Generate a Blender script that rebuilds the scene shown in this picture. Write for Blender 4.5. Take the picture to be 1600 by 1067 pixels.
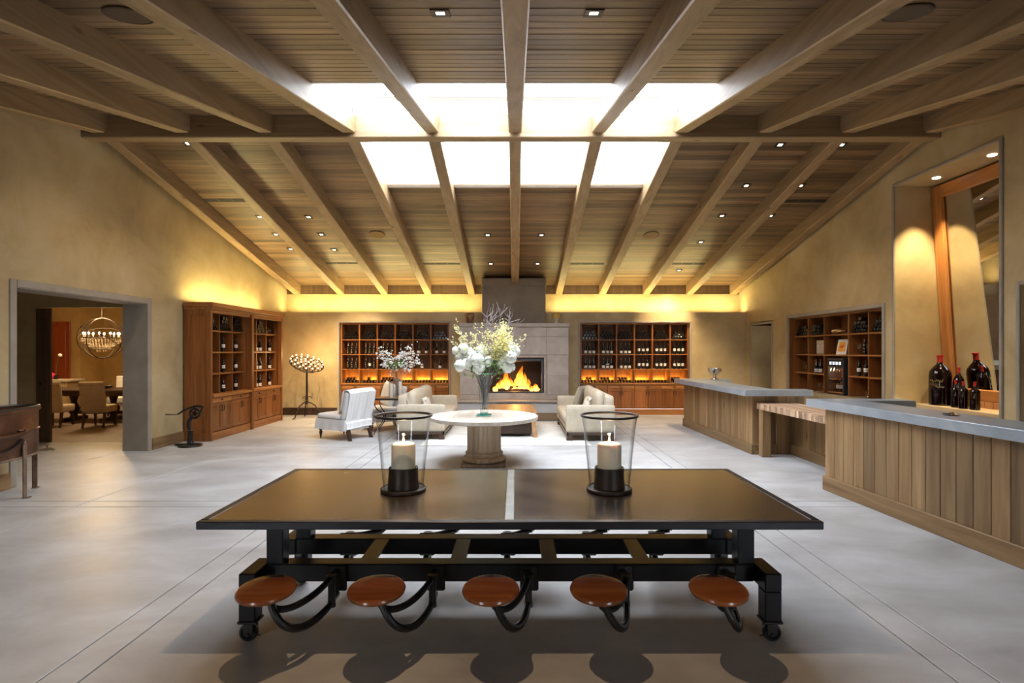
import bpy, math, random
from mathutils import Vector, Matrix
import mathutils.noise as mn
random.seed(7)
PI = math.pi
for o in list(bpy.data.objects): bpy.data.objects.remove(o)
SC = bpy.context.scene
COL = SC.collection

# ------------------------------------------------------------------ camera, world, exposure
cam_d = bpy.data.cameras.new('camera'); cam = bpy.data.objects.new('camera', cam_d); COL.objects.link(cam)
SC.camera = cam
cam.location = (0, 0, 1.75); cam.rotation_euler = (PI/2, 0, 0)
cam_d.sensor_width = 36; cam_d.lens = 850/1600*36
cam_d.shift_x = -5/1600; cam_d.shift_y = 14.5/1600
cam_d.clip_start = 0.05
SC.view_settings.view_transform = 'Standard'; SC.view_settings.look = 'None'
SC.view_settings.gamma = 1; SC.view_settings.use_curve_mapping = False
SC.view_settings.exposure = 0.0
SC.cycles.max_bounces = 8; SC.cycles.diffuse_bounces = 5; SC.cycles.transparent_max_bounces = 12
SC.cycles.caustics_reflective = False; SC.cycles.caustics_refractive = False
SC.cycles.sample_clamp_indirect = 6
W = bpy.data.worlds.new('overcast_sky'); SC.world = W; W.use_nodes = True
wn = W.node_tree.nodes; wl = W.node_tree.links
bg = wn['Background']; bg.inputs['Color'].default_value = (0.90, 0.95, 1.0, 1); bg.inputs['Strength'].default_value = 21.0

def area(name, loc, rot, sx, sy, power, color=(1,1,1), portal=False, parent=None):
    l = bpy.data.lights.new(name, 'AREA'); l.shape = 'RECTANGLE'; l.size = sx; l.size_y = sy
    l.energy = power; l.color = color
    o = bpy.data.objects.new(name, l); COL.objects.link(o); o.location = loc; o.rotation_euler = rot
    if portal: l.cycles.is_portal = True
    if parent: o.parent = parent
    return o
def lamp(name, kind, loc, power, color, radius=.03, rot=(0,0,0), angle=None, blend=.5, parent=None):
    l = bpy.data.lights.new(name, kind); l.energy = power; l.color = color; l.shadow_soft_size = radius
    if kind == 'SPOT': l.spot_size = angle; l.spot_blend = blend
    o = bpy.data.objects.new(name, l); COL.objects.link(o); o.location = loc; o.rotation_euler = rot
    if parent: o.parent = parent
    return o
WARM = (1.0, .74, .42); AMBER = (1.0, .66, .14)
COVE = (1.0, .80, .33)
# daylight enters through the roof glazing and the windows behind the camera
area('skylight_front_portal', (0, 7.15, 5.45), (-math.atan(.215)*-1, 0, 0), 4.9, 1.8, 1, portal=True)
area('skylight_rear_portal', (0, 9.15, 5.40), (-math.atan(.226), 0, 0), 4.9, 1.8, 1, portal=True)
area('rear_window_portal', (-4.1, -2.9, 1.3), (PI/2, 0, 0), 1.1, 2.3, 1, portal=True)
area('rear_window_portal', (4.1, -2.9, 1.3), (PI/2, 0, 0), 1.1, 2.3, 1, portal=True)
# cove strips
area('cove_light', (-3.65, 14.99, 2.81), (PI, 0, 0), 5.2, .06, 128, COVE)
area('cove_light', (3.60, 14.99, 2.81), (PI, 0, 0), 5.2, .06, 108, COVE)
area('cabinet_cove_light', (-6.18, 12.1, 2.71), (PI, 0, 0), .06, 3.1, 62, COVE)

# ------------------------------------------------------------------ mesh builder
class MB:
    def __init__(s): s.v = []; s.f = []; s.m = []; s.mi = 0
    def add(s, vs, fs):
        b = len(s.v); s.v += [tuple(v) for v in vs]; s.f += [tuple(i+b for i in f) for f in fs]; s.m += [s.mi]*len(fs); return s
    def mat(s, i): s.mi = i; return s
    def hexa(s, p):   # 8 points: bottom 4 ccw, top 4 ccw
        return s.add(p, [(3,2,1,0),(4,5,6,7),(0,1,5,4),(1,2,6,5),(2,3,7,6),(3,0,4,7)])
    def box(s, x0,y0,z0,x1,y1,z1):
        if x0>x1: x0,x1=x1,x0
        if y0>y1: y0,y1=y1,y0
        if z0>z1: z0,z1=z1,z0
        return s.hexa([(x0,y0,z0),(x1,y0,z0),(x1,y1,z0),(x0,y1,z0),(x0,y0,z1),(x1,y0,z1),(x1,y1,z1),(x0,y1,z1)])
    def cbox(s, x0,y0,z0,x1,y1,z1,b=.005):   # box with chamfered edges
        if x0>x1: x0,x1=x1,x0
        if y0>y1: y0,y1=y1,y0
        if z0>z1: z0,z1=z1,z0
        b = min(b, (x1-x0)*.45, (y1-y0)*.45, (z1-z0)*.45)
        X=(x0,x1); Y=(y0,y1); Z=(z0,z1); sg=(1,-1); vs=[]; idx={}
        for i in (0,1):
            for j in (0,1):
                for k in (0,1):
                    for a in range(3):
                        p=[X[i]+sg[i]*b, Y[j]+sg[j]*b, Z[k]+sg[k]*b]
                        p[a]=(X[i],Y[j],Z[k])[a]
                        idx[(i,j,k,a)]=len(vs); vs.append(tuple(p))
        fs=[]
        c=Vector(((x0+x1)/2,(y0+y1)/2,(z0+z1)/2))
        def face(l):
            l=list(l); P=[Vector(vs[q]) for q in l]; n=(P[1]-P[0]).cross(P[2]-P[0]); m=sum(P,Vector())/len(P)-c
            if n.dot(m)<0: l.reverse()
            fs.append(tuple(l))
        for a in range(3):
            o=[q for q in range(3) if q!=a]
            for e in (0,1):
                l=[]
                for (u,w) in ((0,0),(1,0),(1,1),(0,1)):
                    k=[0,0,0]; k[a]=e; k[o[0]]=u; k[o[1]]=w; l.append(idx[(*k,a)])
                face(l)
        for a in range(3):       # edges along axis a
            o=[q for q in range(3) if q!=a]
            for u in (0,1):
                for w in (0,1):
                    k0=[0,0,0]; k0[o[0]]=u; k0[o[1]]=w; k1=list(k0); k1[a]=1
                    face([idx[(*k0,o[0])],idx[(*k1,o[0])],idx[(*k1,o[1])],idx[(*k0,o[1])]])
        for i in (0,1):
            for j in (0,1):
                for k in (0,1): face([idx[(i,j,k,a)] for a in range(3)])
        return s.add(vs,fs)
    def rbox(s, x0,y0,z0,x1,y1,z1,r=.05,n=6,puff=0):   # soft rounded box
        cx,cy,cz=(x0+x1)/2,(y0+y1)/2,(z0+z1)/2; hx,hy,hz=abs(x1-x0)/2,abs(y1-y0)/2,abs(z1-z0)/2
        r=min(r,hx,hy,hz)
        def pt(u,v,w):
            q=[u,v,w]; h=(hx,hy,hz); o=[]
            for t,hh in zip(q,h):
                a=abs(t)
                inner=hh-r
                o.append(math.copysign(min(a*1.0,1)*hh,t))
            c=[max(-(h[i]-r),min(h[i]-r,o[i])) for i in range(3)]
            d=Vector([o[i]-c[i] for i in range(3)])
            if d.length>1e-9: d=d.normalized()*r
            p=[c[i]+d[i] for i in range(3)]
            if puff:
                for i in range(3):
                    oth=[j for j in range(3) if j!=i]
                    w_=1
                    for j in oth: w_*=max(0,1-(p[j]/h[j])**2)
                    p[i]+=math.copysign(puff*w_*min(1,abs(p[i])/h[i]),p[i]) if abs(p[i])>h[i]*.5 else 0
            return (cx+p[0],cy+p[1],cz+p[2])
        g=[]
        for i in range(n+1):
            t=-1+2*i/n; g.append(t)
        # denser near edges
        g=[math.copysign(1-(1-abs(t))**1.5,t) if t else 0 for t in g]
        for a in range(3):
            o=[q for q in range(3) if q!=a]
            for e in (-1,1):
                vs=[]
                for i in range(n+1):
                    for j in range(n+1):
                        q=[0,0,0]; q[a]=e; q[o[0]]=g[i]; q[o[1]]=g[j]; vs.append(pt(*q))
                fs=[]
                flip=(e<0)!=(a==1)
                for i in range(n):
                    for j in range(n):
                        f=(i*(n+1)+j,(i+1)*(n+1)+j,(i+1)*(n+1)+j+1,i*(n+1)+j+1)
                        fs.append(f[::-1] if flip else f)
                s.add(vs,fs)
        return s
    def lathe(s, prof, c=(0,0,0), n=24, sx=1, sy=1, flute=None, caps=True):
        vs=[]; 
        for (r,z) in prof:
            for k in range(n):
                a=2*PI*k/n; rr=r*(flute(a,z) if flute else 1)
                vs.append((c[0]+rr*math.cos(a)*sx, c[1]+rr*math.sin(a)*sy, c[2]+z))
        fs=[]
        for i in range(len(prof)-1):
            for k in range(n):
                k2=(k+1)%n; fs.append((i*n+k,i*n+k2,(i+1)*n+k2,(i+1)*n+k))
        if caps:
            if prof[0][0]>1e-4: fs.append(tuple(range(n))[::-1])
            if prof[-1][0]>1e-4: fs.append(tuple((len(prof)-1)*n+k for k in range(n)))
        return s.add(vs,fs)
    def tube(s, pts, r, n=8, caps=True, flat=1.0):
        pts=[Vector(p) for p in pts]; m=len(pts)
        rr=r if isinstance(r,(list,tuple)) else [r]*m
        t0=(pts[1]-pts[0]).normalized()
        up=Vector((0,0,1)) if abs(t0.z)<.9 else Vector((1,0,0))
        nrm=(up-t0*up.dot(t0)).normalized(); vs=[]
        for i in range(m):
            t=(pts[min(i+1,m-1)]-pts[max(i-1,0)]).normalized()
            nrm=(nrm-t*nrm.dot(t))
            nrm=nrm.normalized() if nrm.length>1e-6 else t.orthogonal().normalized()
            b=t.cross(nrm)
            for k in range(n):
                a=2*PI*k/n
                vs.append(pts[i]+nrm*math.cos(a)*rr[i]*flat+b*math.sin(a)*rr[i])
        fs=[]
        for i in range(m-1):
            for k in range(n):
                k2=(k+1)%n; fs.append((i*n+k,i*n+k2,(i+1)*n+k2,(i+1)*n+k))
        if caps: fs+= [tuple(range(n))[::-1], tuple((m-1)*n+k for k in range(n))]
        return s.add(vs,fs)
    def ring(s, c, R, r, axis='Z', n=32, m=8, rx=1, ry=1, arc=1.0):
        pts=[]
        k_=n if arc>=1 else n+1
        vs=[]
        M={'Z':Matrix.Identity(3),'X':Matrix.Rotation(PI/2,3,'Y'),'Y':Matrix.Rotation(PI/2,3,'X')}[axis] if isinstance(axis,str) else axis
        for i in range(k_):
            a=2*PI*arc*i/n
            for j in range(m):
                b=2*PI*j/m
                p=Vector(((R*rx+r*math.cos(b))*math.cos(a),(R*ry+r*math.cos(b))*math.sin(a),r*math.sin(b)))
                vs.append(M@p+Vector(c))
        fs=[]
        for i in range(n):
            i2=(i+1)%k_ if arc>=1 else i+1
            for j in range(m):
                j2=(j+1)%m; fs.append((i*m+j,i2*m+j,i2*m+j2,i*m+j2))
        return s.add(vs,fs)
    def ball(s, c, r, n=10, m=7, sz=1, jit=0):
        vs=[(c[0],c[1],c[2]-r*sz)]; 
        for i in range(1,m):
            ph=-PI/2+PI*i/m
            for k in range(n):
                a=2*PI*k/n; rr=r*(1+random.uniform(-jit,jit))
                vs.append((c[0]+rr*math.cos(ph)*math.cos(a),c[1]+rr*math.cos(ph)*math.sin(a),c[2]+rr*sz*math.sin(ph)))
        vs.append((c[0],c[1],c[2]+r*sz)); fs=[]
        for k in range(n): fs.append((0,1+(k+1)%n,1+k))
        for i in range(m-2):
            for k in range(n):
                k2=(k+1)%n; fs.append((1+i*n+k,1+i*n+k2,1+(i+1)*n+k2,1+(i+1)*n+k))
        t=len(vs)-1; b=1+(m-2)*n
        for k in range(n): fs.append((b+k,b+(k+1)%n,t))
        return s.add(vs,fs)
    def grid(s, fn, nu, nv):
        vs=[fn(i/nu,j/nv) for i in range(nu+1) for j in range(nv+1)]
        fs=[(i*(nv+1)+j,(i+1)*(nv+1)+j,(i+1)*(nv+1)+j+1,i*(nv+1)+j+1) for i in range(nu) for j in range(nv)]
        return s.add(vs,fs)
    def prism(s, poly, z0, z1):   # poly ccw in xy
        n=len(poly); vs=[(x,y,z0) for x,y in poly]+[(x,y,z1) for x,y in poly]
        return s.add(vs,[tuple(range(n))[::-1],tuple(range(n,2*n))]+[(i,(i+1)%n,(i+1)%n+n,i+n) for i in range(n)])
    def xform(s, M, start=0):
        for i in range(start,len(s.v)): s.v[i]=tuple(M@Vector(s.v[i]))
        return s
    def mesh(s, name, mats, smooth=True):
        me=bpy.data.meshes.new(name); me.from_pydata(s.v,[],s.f)
        mats=mats if isinstance(mats,(list,tuple)) else [mats]
        for m in mats: me.materials.append(m)
        if len(mats)>1:
            me.polygons.foreach_set('material_index', s.m)
        me.update()
        if smooth:
            me.shade_smooth(); me.set_sharp_from_angle(angle=math.radians(35))
        return me
def new(name, data, parent=None, **kw):
    o=bpy.data.objects.new(name,data); COL.objects.link(o)
    if parent is not None: o.parent=parent
    for k,v in kw.items(): o[k]=v
    return o
def part(name, mb, mat, parent, smooth=True, **kw): return new(name, mb.mesh(name,mat,smooth), parent, **kw)
def struct(name, mb, mat, smooth=True): return new(name, mb.mesh(name,mat,smooth), None, kind='structure')
def thing(name, label, cat, loc=(0,0,0), rz=0, group=None):
    o=new(name,None); o.location=loc; o.rotation_euler=(0,0,rz); o.empty_display_size=.1
    o['label']=label; o['category']=cat
    if group: o['group']=group
    return o
def single(name, mb, mat, label, cat, loc=(0,0,0), rot=(0,0,0), group=None, kind=None):
    o=new(name, mb.mesh(name,mat)); o.location=loc; o.rotation_euler=rot; o['label']=label; o['category']=cat
    if group: o['group']=group
    if kind: o['kind']=kind
    return o
def copy_tree(o, parent=None):
    c=o.copy(); COL.objects.link(c)
    if parent is not None: c.parent=parent
    for ch in KIDS.get(o.name,[]) or list(o.children): copy_tree(ch,c)
    return c
KIDS={}
def NTH(v,l):
    k=sorted(l).index(v); seen=sorted(l)
    w=['first','second','third','fourth','fifth','sixth','seventh','eighth','ninth','tenth','eleventh','twelfth','thirteenth','fourteenth','fifteenth','sixteenth','seventeenth','eighteenth','nineteenth','twentieth']
    return w[k] if k<10 else w[len(l)-1-k]+' from the right, not' if False else w[k]
def clone(proto, loc, rot, label=None, group=None):
    c=copy_tree(proto); c.location=loc; c.rotation_euler=rot if isinstance(rot,tuple) else (0,0,rot)
    if label: c['label']=label
    if group: c['group']=group
    elif 'group' in c: del c['group']
    return c

# ------------------------------------------------------------------ materials
def base_mat(name):
    m=bpy.data.materials.new(name); m.use_nodes=True; nt=m.node_tree; b=nt.nodes['Principled BSDF']; return m,nt,b
def N(nt,t,**kw):
    n=nt.nodes.new(t)
    for k,v in kw.items():
        if k in n.inputs: n.inputs[k].default_value=v
        else: setattr(n,k,v)
    return n
def ramp(nt, fac, cols):
    r=nt.nodes.new('ShaderNodeValToRGB'); e=r.color_ramp.elements
    while len(e)<len(cols): e.new(.5)
    for i,(p,c) in enumerate(cols): e[i].position=p; e[i].color=(*c,1)
    nt.links.new(fac,r.inputs['Fac']); return r
def rnd_coord(nt, scale, rnd=True):
    tc=N(nt,'ShaderNodeTexCoord'); mp=N(nt,'ShaderNodeMapping'); mp.inputs['Scale'].default_value=scale
    if rnd:
        oi=N(nt,'ShaderNodeObjectInfo'); mu=N(nt,'ShaderNodeVectorMath',operation='SCALE'); mu.inputs[0].default_value=(37,53,71)
        nt.links.new(oi.outputs['Random'],mu.inputs['Scale'])
        ad=N(nt,'ShaderNodeVectorMath',operation='ADD'); nt.links.new(tc.outputs['Object'],ad.inputs[0]); nt.links.new(mu.outputs[0],ad.inputs[1])
        nt.links.new(ad.outputs[0],mp.inputs['Vector'])
        return mp,oi
    nt.links.new(tc.outputs['Object'],mp.inputs['Vector']); return mp,None
def wood(name, dark, mid, light, axis='X', rough=.5, scale=1.0, var=.35, bump=.15, knots=False, spec=.4):
    m,nt,b=base_mat(name)
    s=[22*scale]*3; s['XYZ'.index(axis)]=1.4*scale
    mp,oi=rnd_coord(nt,tuple(s))
    n1=N(nt,'ShaderNodeTexNoise',Scale=1.0,Detail=5,Roughness=.6,Distortion=.6); nt.links.new(mp.outputs[0],n1.inputs['Vector'])
    r=ramp(nt,n1.outputs['Fac'],[(.28,dark),(.5,mid),(.74,light)])
    mp2,_=rnd_coord(nt,tuple(.12*q for q in s)); n2=N(nt,'ShaderNodeTexNoise',Scale=1.0,Detail=2); nt.links.new(mp2.outputs[0],n2.inputs['Vector'])
    hs=N(nt,'ShaderNodeHueSaturation'); nt.links.new(r.outputs[0],hs.inputs['Color'])
    # value = 1 - var/2 + var*random*.6 + noise
    mr=N(nt,'ShaderNodeMapRange'); mr.inputs['To Min'].default_value=1-var*.6; mr.inputs['To Max'].default_value=1+var*.6; nt.links.new(oi.outputs['Random'],mr.inputs['Value'])
    mr2=N(nt,'ShaderNodeMapRange'); mr2.inputs['From Min'].default_value=.3; mr2.inputs['From Max'].default_value=.7; mr2.inputs['To Min'].default_value=1-var*.5; mr2.inputs['To Max'].default_value=1+var*.5
    nt.links.new(n2.outputs['Fac'],mr2.inputs['Value'])
    mu=N(nt,'ShaderNodeMath',operation='MULTIPLY'); nt.links.new(mr.outputs[0],mu.inputs[0]); nt.links.new(mr2.outputs[0],mu.inputs[1])
    nt.links.new(mu.outputs[0],hs.inputs['Value'])
    out=hs.outputs[0]
    if knots:
        s3=[3.2]*3; s3['XYZ'.index(axis)]=1.1
        mp3,_=rnd_coord(nt,tuple(s3)); vo=N(nt,'ShaderNodeTexVoronoi',Scale=1.0); nt.links.new(mp3.outputs[0],vo.inputs['Vector'])
        r3=ramp(nt,vo.outputs['Distance'],[(.04,(.35,.25,.16)),(.10,(1,1,1))])
        mx=N(nt,'ShaderNodeMix',data_type='RGBA',blend_type='MULTIPLY'); mx.inputs[0].default_value=.8
        nt.links.new(out,mx.inputs[6]); nt.links.new(r3.outputs[0],mx.inputs[7]); out=mx.outputs[2]
    nt.links.new(out,b.inputs['Base Color'])
    b.inputs['Roughness'].default_value=rough; b.inputs['Specular IOR Level'].default_value=spec
    bp=N(nt,'ShaderNodeBump',Strength=bump,Distance=.01); nt.links.new(n1.outputs['Fac'],bp.inputs['Height']); nt.links.new(bp.outputs[0],b.inputs['Normal'])
    return m
def mottled(name, cols, scale=1.0, rough=.7, bump=.1, detail=5, metallic=0, rvar=0, bscale=None, spec=.5, stretch=(1,1,1)):
    m,nt,b=base_mat(name); mp,_=rnd_coord(nt,tuple(scale*q for q in stretch),rnd=False)
    n1=N(nt,'ShaderNodeTexNoise',Scale=1.0,Detail=detail,Roughness=.62,Distortion=.4); nt.links.new(mp.outputs[0],n1.inputs['Vector'])
    r=ramp(nt,n1.outputs['Fac'],cols); nt.links.new(r.outputs[0],b.inputs['Base Color'])
    b.inputs['Roughness'].default_value=rough; b.inputs['Metallic'].default_value=metallic; b.inputs['Specular IOR Level'].default_value=spec
    if rvar:
        mr=N(nt,'ShaderNodeMapRange'); mr.inputs['To Min'].default_value=rough-rvar; mr.inputs['To Max'].default_value=rough+rvar; nt.links.new(n1.outputs['Fac'],mr.inputs['Value']); nt.links.new(mr.outputs[0],b.inputs['Roughness'])
    if bump:
        nb=N(nt,'ShaderNodeTexNoise',Scale=bscale or 9.0,Detail=4); nt.links.new(mp.outputs[0],nb.inputs['Vector'])
        bp=N(nt,'ShaderNodeBump',Strength=bump,Distance=.01); nt.links.new(nb.outputs['Fac'],bp.inputs['Height']); nt.links.new(bp.outputs[0],b.inputs['Normal'])
    return m
def plain(name, c, rough=.5, metallic=0, spec=.5, **kw):
    m,nt,b=base_mat(name); b.inputs['Base Color'].default_value=(*c,1); b.inputs['Roughness'].default_value=rough; b.inputs['Metallic'].default_value=metallic; b.inputs['Specular IOR Level'].default_value=spec
    for k,v in kw.items(): b.inputs[k].default_value=v
    return m
def emit(name, c, s):
    m=bpy.data.materials.new(name); m.use_nodes=True; nt=m.node_tree; nt.nodes.clear()
    e=N(nt,'ShaderNodeEmission'); e.inputs[0].default_value=(*c,1); e.inputs[1].default_value=s; o=N(nt,'ShaderNodeOutputMaterial'); nt.links.new(e.outputs[0],o.inputs[0]); return m
def pane_mat(name, tint=(1,1,1), ior=1.45, extra=0.0, edge=0):    # thin glass: clear with fresnel reflections
    m=bpy.data.materials.new(name); m.use_nodes=True; nt=m.node_tree; nt.nodes.clear()
    t=N(nt,'ShaderNodeBsdfTransparent'); t.inputs[0].default_value=(*tint,1); g=N(nt,'ShaderNodeBsdfGlossy'); g.inputs['Roughness'].default_value=.02
    lw=N(nt,'ShaderNodeLayerWeight'); lw.inputs['Blend'].default_value=.5
    if edge:
        r=ramp(nt,lw.outputs['Facing'],[(.45,tint),(.97,tuple(c*(1-edge) for c in tint))]); nt.links.new(r.outputs[0],t.inputs[0])
    p5=N(nt,'ShaderNodeMath',operation='POWER'); p5.inputs[1].default_value=5; nt.links.new(lw.outputs['Facing'],p5.inputs[0])
    ad=N(nt,'ShaderNodeMath',operation='MULTIPLY_ADD'); ad.inputs[1].default_value=.9; ad.inputs[2].default_value=((ior-1)/(ior+1))**2+extra; nt.links.new(p5.outputs[0],ad.inputs[0])
    mx=N(nt,'ShaderNodeMixShader'); nt.links.new(ad.outputs[0],mx.inputs[0]); nt.links.new(t.outputs[0],mx.inputs[1]); nt.links.new(g.outputs[0],mx.inputs[2])
    o=N(nt,'ShaderNodeOutputMaterial'); nt.links.new(mx.outputs[0],o.inputs[0]); return m
M={}
M['plaster']=mottled('ochre_plaster',[(.3,(.36,.265,.135)),(.5,(.46,.355,.19)),(.72,(.55,.45,.28))],scale=.9,rough=.55,bump=.12,bscale=6)
M['plaster_trim']=mottled('grey_plaster_trim',[(.3,(.27,.235,.19)),(.7,(.36,.32,.265))],scale=2,rough=.6,bump=.06)
M['concrete']=mottled('polished_concrete',[(.28,(.34,.335,.34)),(.48,(.45,.45,.455)),(.68,(.56,.565,.58))],scale=1.1,rough=.42,bump=.03,rvar=.12,spec=.45,stretch=(1,1.6,1))
M['joint']=plain('floor_joint',(.06,.055,.05),.9)
M['beam']=wood('rafter_wood',(.20,.125,.060),(.275,.182,.093),(.345,.24,.132),'Y',.5,.5,.16,.12,knots=True)
M['beamx']=wood('ridge_beam_wood',(.20,.125,.060),(.275,.182,.093),(.345,.24,.132),'X',.5,.5,.16,.12,knots=True)
M['plank']=wood('ceiling_plank_wood',(.105,.060,.028),(.165,.100,.050),(.245,.158,.085),'X',.42,.8,.6,.3)
M['deck']=plain('roof_deck',(.10,.07,.045),.9)
M['alder']=wood('alder_cabinet_wood',(.15,.048,.011),(.23,.080,.019),(.32,.125,.036),'Z',.40,.6,.35,.08)
M['alderx']=wood('alder_shelf_wood',(.22,.078,.019),(.31,.122,.033),(.42,.18,.056),'X',.42,.6,.2,.08)
M['redwood']=wood('rack_back_wood',(.19,.075,.022),(.27,.11,.035),(.34,.15,.05),'Z',.45,.5,.25,.06)
M['barwood']=wood('bar_plank_wood',(.175,.098,.040),(.28,.168,.074),(.39,.255,.125),'Z',.5,.45,.40,.12,knots=True)
M['barwoodx']=wood('bar_skirting_wood',(.175,.098,.040),(.28,.168,.074),(.39,.255,.125),'Y',.5,.45,.3,.12)
M['darkwood']=wood('dark_stained_wood',(.035,.018,.010),(.055,.03,.017),(.08,.045,.027),'X',.35,.7,.3,.05)
M['doorwood']=wood('brown_door_wood',(.07,.04,.022),(.10,.06,.033),(.14,.085,.05),'Z',.45,.6,.3,.08)
M['redpanel']=wood('red_cabinet_wood',(.22,.04,.012),(.31,.065,.018),(.38,.09,.028),'Z',.4,.4,.2,.05)
M['zinc']=mottled('zinc_sheet',[(.3,(.30,.35,.41)),(.55,(.39,.45,.51)),(.75,(.50,.55,.60))],scale=2.2,rough=.34,bump=.02,metallic=.35,rvar=.08)
M['iron']=mottled('black_painted_iron',[(.3,(.004,.0045,.006)),(.7,(.009,.010,.013))],scale=5,rough=.38,bump=.03,metallic=0,spec=.25)
M['irontop']=mottled('bronzed_beam_face',[(.3,(.02,.014,.008)),(.7,(.035,.024,.014))],scale=5,rough=.35,bump=.02,metallic=.5)
M['castiron']=mottled('cast_iron',[(.3,(.005,.0045,.0045)),(.7,(.012,.010,.009))],scale=14,rough=.35,bump=.25,metallic=0,spec=.4)
M['patina']=mottled('patinated_steel',[(.2,(.10,.075,.055)),(.8,(.20,.135,.08))],scale=1.6,rough=.24,bump=.0,metallic=.7,rvar=.10,spec=.7,detail=4)
M['patina2']=mottled('patinated_steel_dark',[(.2,(.07,.062,.062)),(.8,(.16,.115,.085))],scale=1.8,rough=.22,bump=.0,metallic=.7,rvar=.10,spec=.7,detail=4)  # right half of the top, darker and greyer than the left
M['strip']=mottled('bright_steel_strip',[(.3,(.30,.32,.33)),(.7,(.48,.50,.50))],scale=6,rough=.3,bump=.02,metallic=.7)
M['seat']=wood('varnished_seat_wood',(.085,.024,.008),(.20,.062,.018),(.28,.105,.035),'X',.22,.35,.3,.04,spec=.6)
M['oak']=wood('bleached_oak',(.22,.15,.09),(.34,.25,.16),(.46,.36,.25),'Z',.6,.6,.2,.15)
M['oaktop']=wood('bleached_oak_top',(.42,.35,.26),(.55,.48,.38),(.66,.60,.51),'X',.5,.4,.15,.08)
M['coffee']=wood('coffee_table_wood',(.26,.13,.055),(.38,.21,.10),(.50,.30,.16),'Y',.4,.5,.2,.08)
M['rug']=mottled('ivory_rug',[(.35,(.62,.61,.56)),(.6,(.74,.73,.69))],scale=2.5,rough=.95,bump=.5,bscale=60)
M['linen']=mottled('oatmeal_linen',[(.3,(.47,.40,.30)),(.7,(.57,.50,.39))],scale=7,rough=.9,bump=.25,bscale=40)
M['linen2']=mottled('greige_linen',[(.3,(.36,.33,.26)),(.7,(.44,.40,.33))],scale=8,rough=.9,bump=.25,bscale=40)
M['white']=mottled('white_linen',[(.3,(.66,.66,.68)),(.7,(.76,.76,.76))],scale=5,rough=.9,bump=.2,bscale=30)
M['stone']=mottled('cast_stone',[(.3,(.30,.25,.21)),(.5,(.36,.31,.27)),(.72,(.42,.375,.335))],scale=2.4,rough=.6,bump=.08)
M['stonegrey']=mottled('hearth_plaster',[(.3,(.40,.40,.40)),(.7,(.48,.48,.475))],scale=2,rough=.6,bump=.04)
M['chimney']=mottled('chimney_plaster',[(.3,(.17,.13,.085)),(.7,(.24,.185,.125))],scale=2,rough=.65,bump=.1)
M['firebox']=plain('firebox_black',(.012,.008,.006),.8)
M['frame_steel']=plain('firebox_frame_steel',(.06,.062,.07),.4,.6)
M['bottle']=plain('dark_bottle_glass',(.006,.005,.005),.12,0,.6)
M['bottlered']=plain('deep_red_bottle_glass',(.004,.001,.0012),.07,0,.5)
M['capsule']=plain('bottle_capsule',(.16,.10,.07),.35,.3)
M['capred']=plain('red_wax_capsule',(.42,.02,.015),.35)
M['capblack']=plain('black_capsule',(.012,.011,.012),.3)
M['paper']=plain('label_paper',(.75,.70,.64),.8)
M['print']=plain('label_print',(.10,.08,.07),.8)
M['gold']=plain('gold_lettering',(.42,.32,.14),.4,.3)
M['skyglass']=pane_mat('roof_glass',(.97,.98,1))
M['clearglass']=pane_mat('hurricane_glass',(.96,.97,.965),1.5,.01,.62)
M['vaseglass']=pane_mat('vase_glass',(.86,.90,.90),1.5,.05,.5)
M['wineglass']=pane_mat('wine_glass',(.90,.89,.87),1.5,.12,.5)
M['greenglass']=plain('green_glass_foot',(.09,.32,.26),.08,0,.8)
M['bronze']=plain('dark_bronze',(.045,.036,.03),.42,.6)
M['wax']=plain('candle_wax',(.90,.85,.70),.55,0,.3,**{'Subsurface Weight':.25})
M['whitewax']=plain('white_candle_wax',(.82,.78,.70),.55)
M['flame']=emit('candle_flame',(1,.55,.25),14)
M['bulb']=emit('bulb_glow',(1,.66,.38),4)
M['bulb2']=emit('chandelier_bulb_glow',(1,.72,.40),30)
M['led']=emit('downlight_lens',(1,.86,.68),7)
M['cove']=emit('cove_led',(1,.80,.22),3)
M['display']=emit('display_panel',(.85,.9,1),1.4)
M['black']=plain('matte_black',(.01,.01,.01),.7)
M['grille']=plain('speaker_cloth',(.085,.055,.03),.9)
M['grilletan']=plain('speaker_cloth_tan',(.34,.22,.09),.9)
M['wroughtiron']=plain('wrought_iron',(.025,.014,.010),.5,.4)
M['silver']=plain('silver_plate',(.72,.70,.68),.14,1.0)
M['mirror']=plain('mirror_silvering',(.86,.86,.84),.01,1.0)
M['mirrorwood']=wood('mirror_frame_wood',(.26,.09,.02),(.38,.15,.04),(.48,.22,.07),'Z',.4,.5,.2,.1)
M['mirrorwoody']=wood('mirror_rail_wood',(.26,.09,.02),(.38,.15,.04),(.48,.22,.07),'Y',.4,.5,.2,.1)
M['counter']=wood('wall_counter_wood',(.34,.24,.13),(.44,.33,.19),(.52,.41,.26),'Y',.45,.4,.15,.05)
M['tile']=mottled('terracotta_tile',[(.3,(.34,.15,.06)),(.7,(.45,.22,.10))],scale=8,rough=.35,bump=.05)
M['copper']=mottled('aged_copper',[(.25,(.055,.022,.012)),(.5,(.11,.048,.024)),(.75,(.20,.105,.055))],scale=3.5,rough=.42,bump=.15,metallic=.65)
M['rust']=mottled('rusty_steel',[(.3,(.16,.09,.055)),(.7,(.30,.22,.16))],scale=9,rough=.6,bump=.2,metallic=.4)
M['brass']=plain('tarnished_brass',(.25,.18,.10),.4,.8)
M['hydrangea']=mottled('hydrangea_petals',[(.3,(.80,.84,.72)),(.7,(.93,.94,.91))],scale=20,rough=.7,bump=.6,bscale=3)
M['blossom']=plain('white_blossom',(.86,.86,.82),.7)
M['yellow']=plain('yellow_blossom',(.84,.78,.36),.7)
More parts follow.
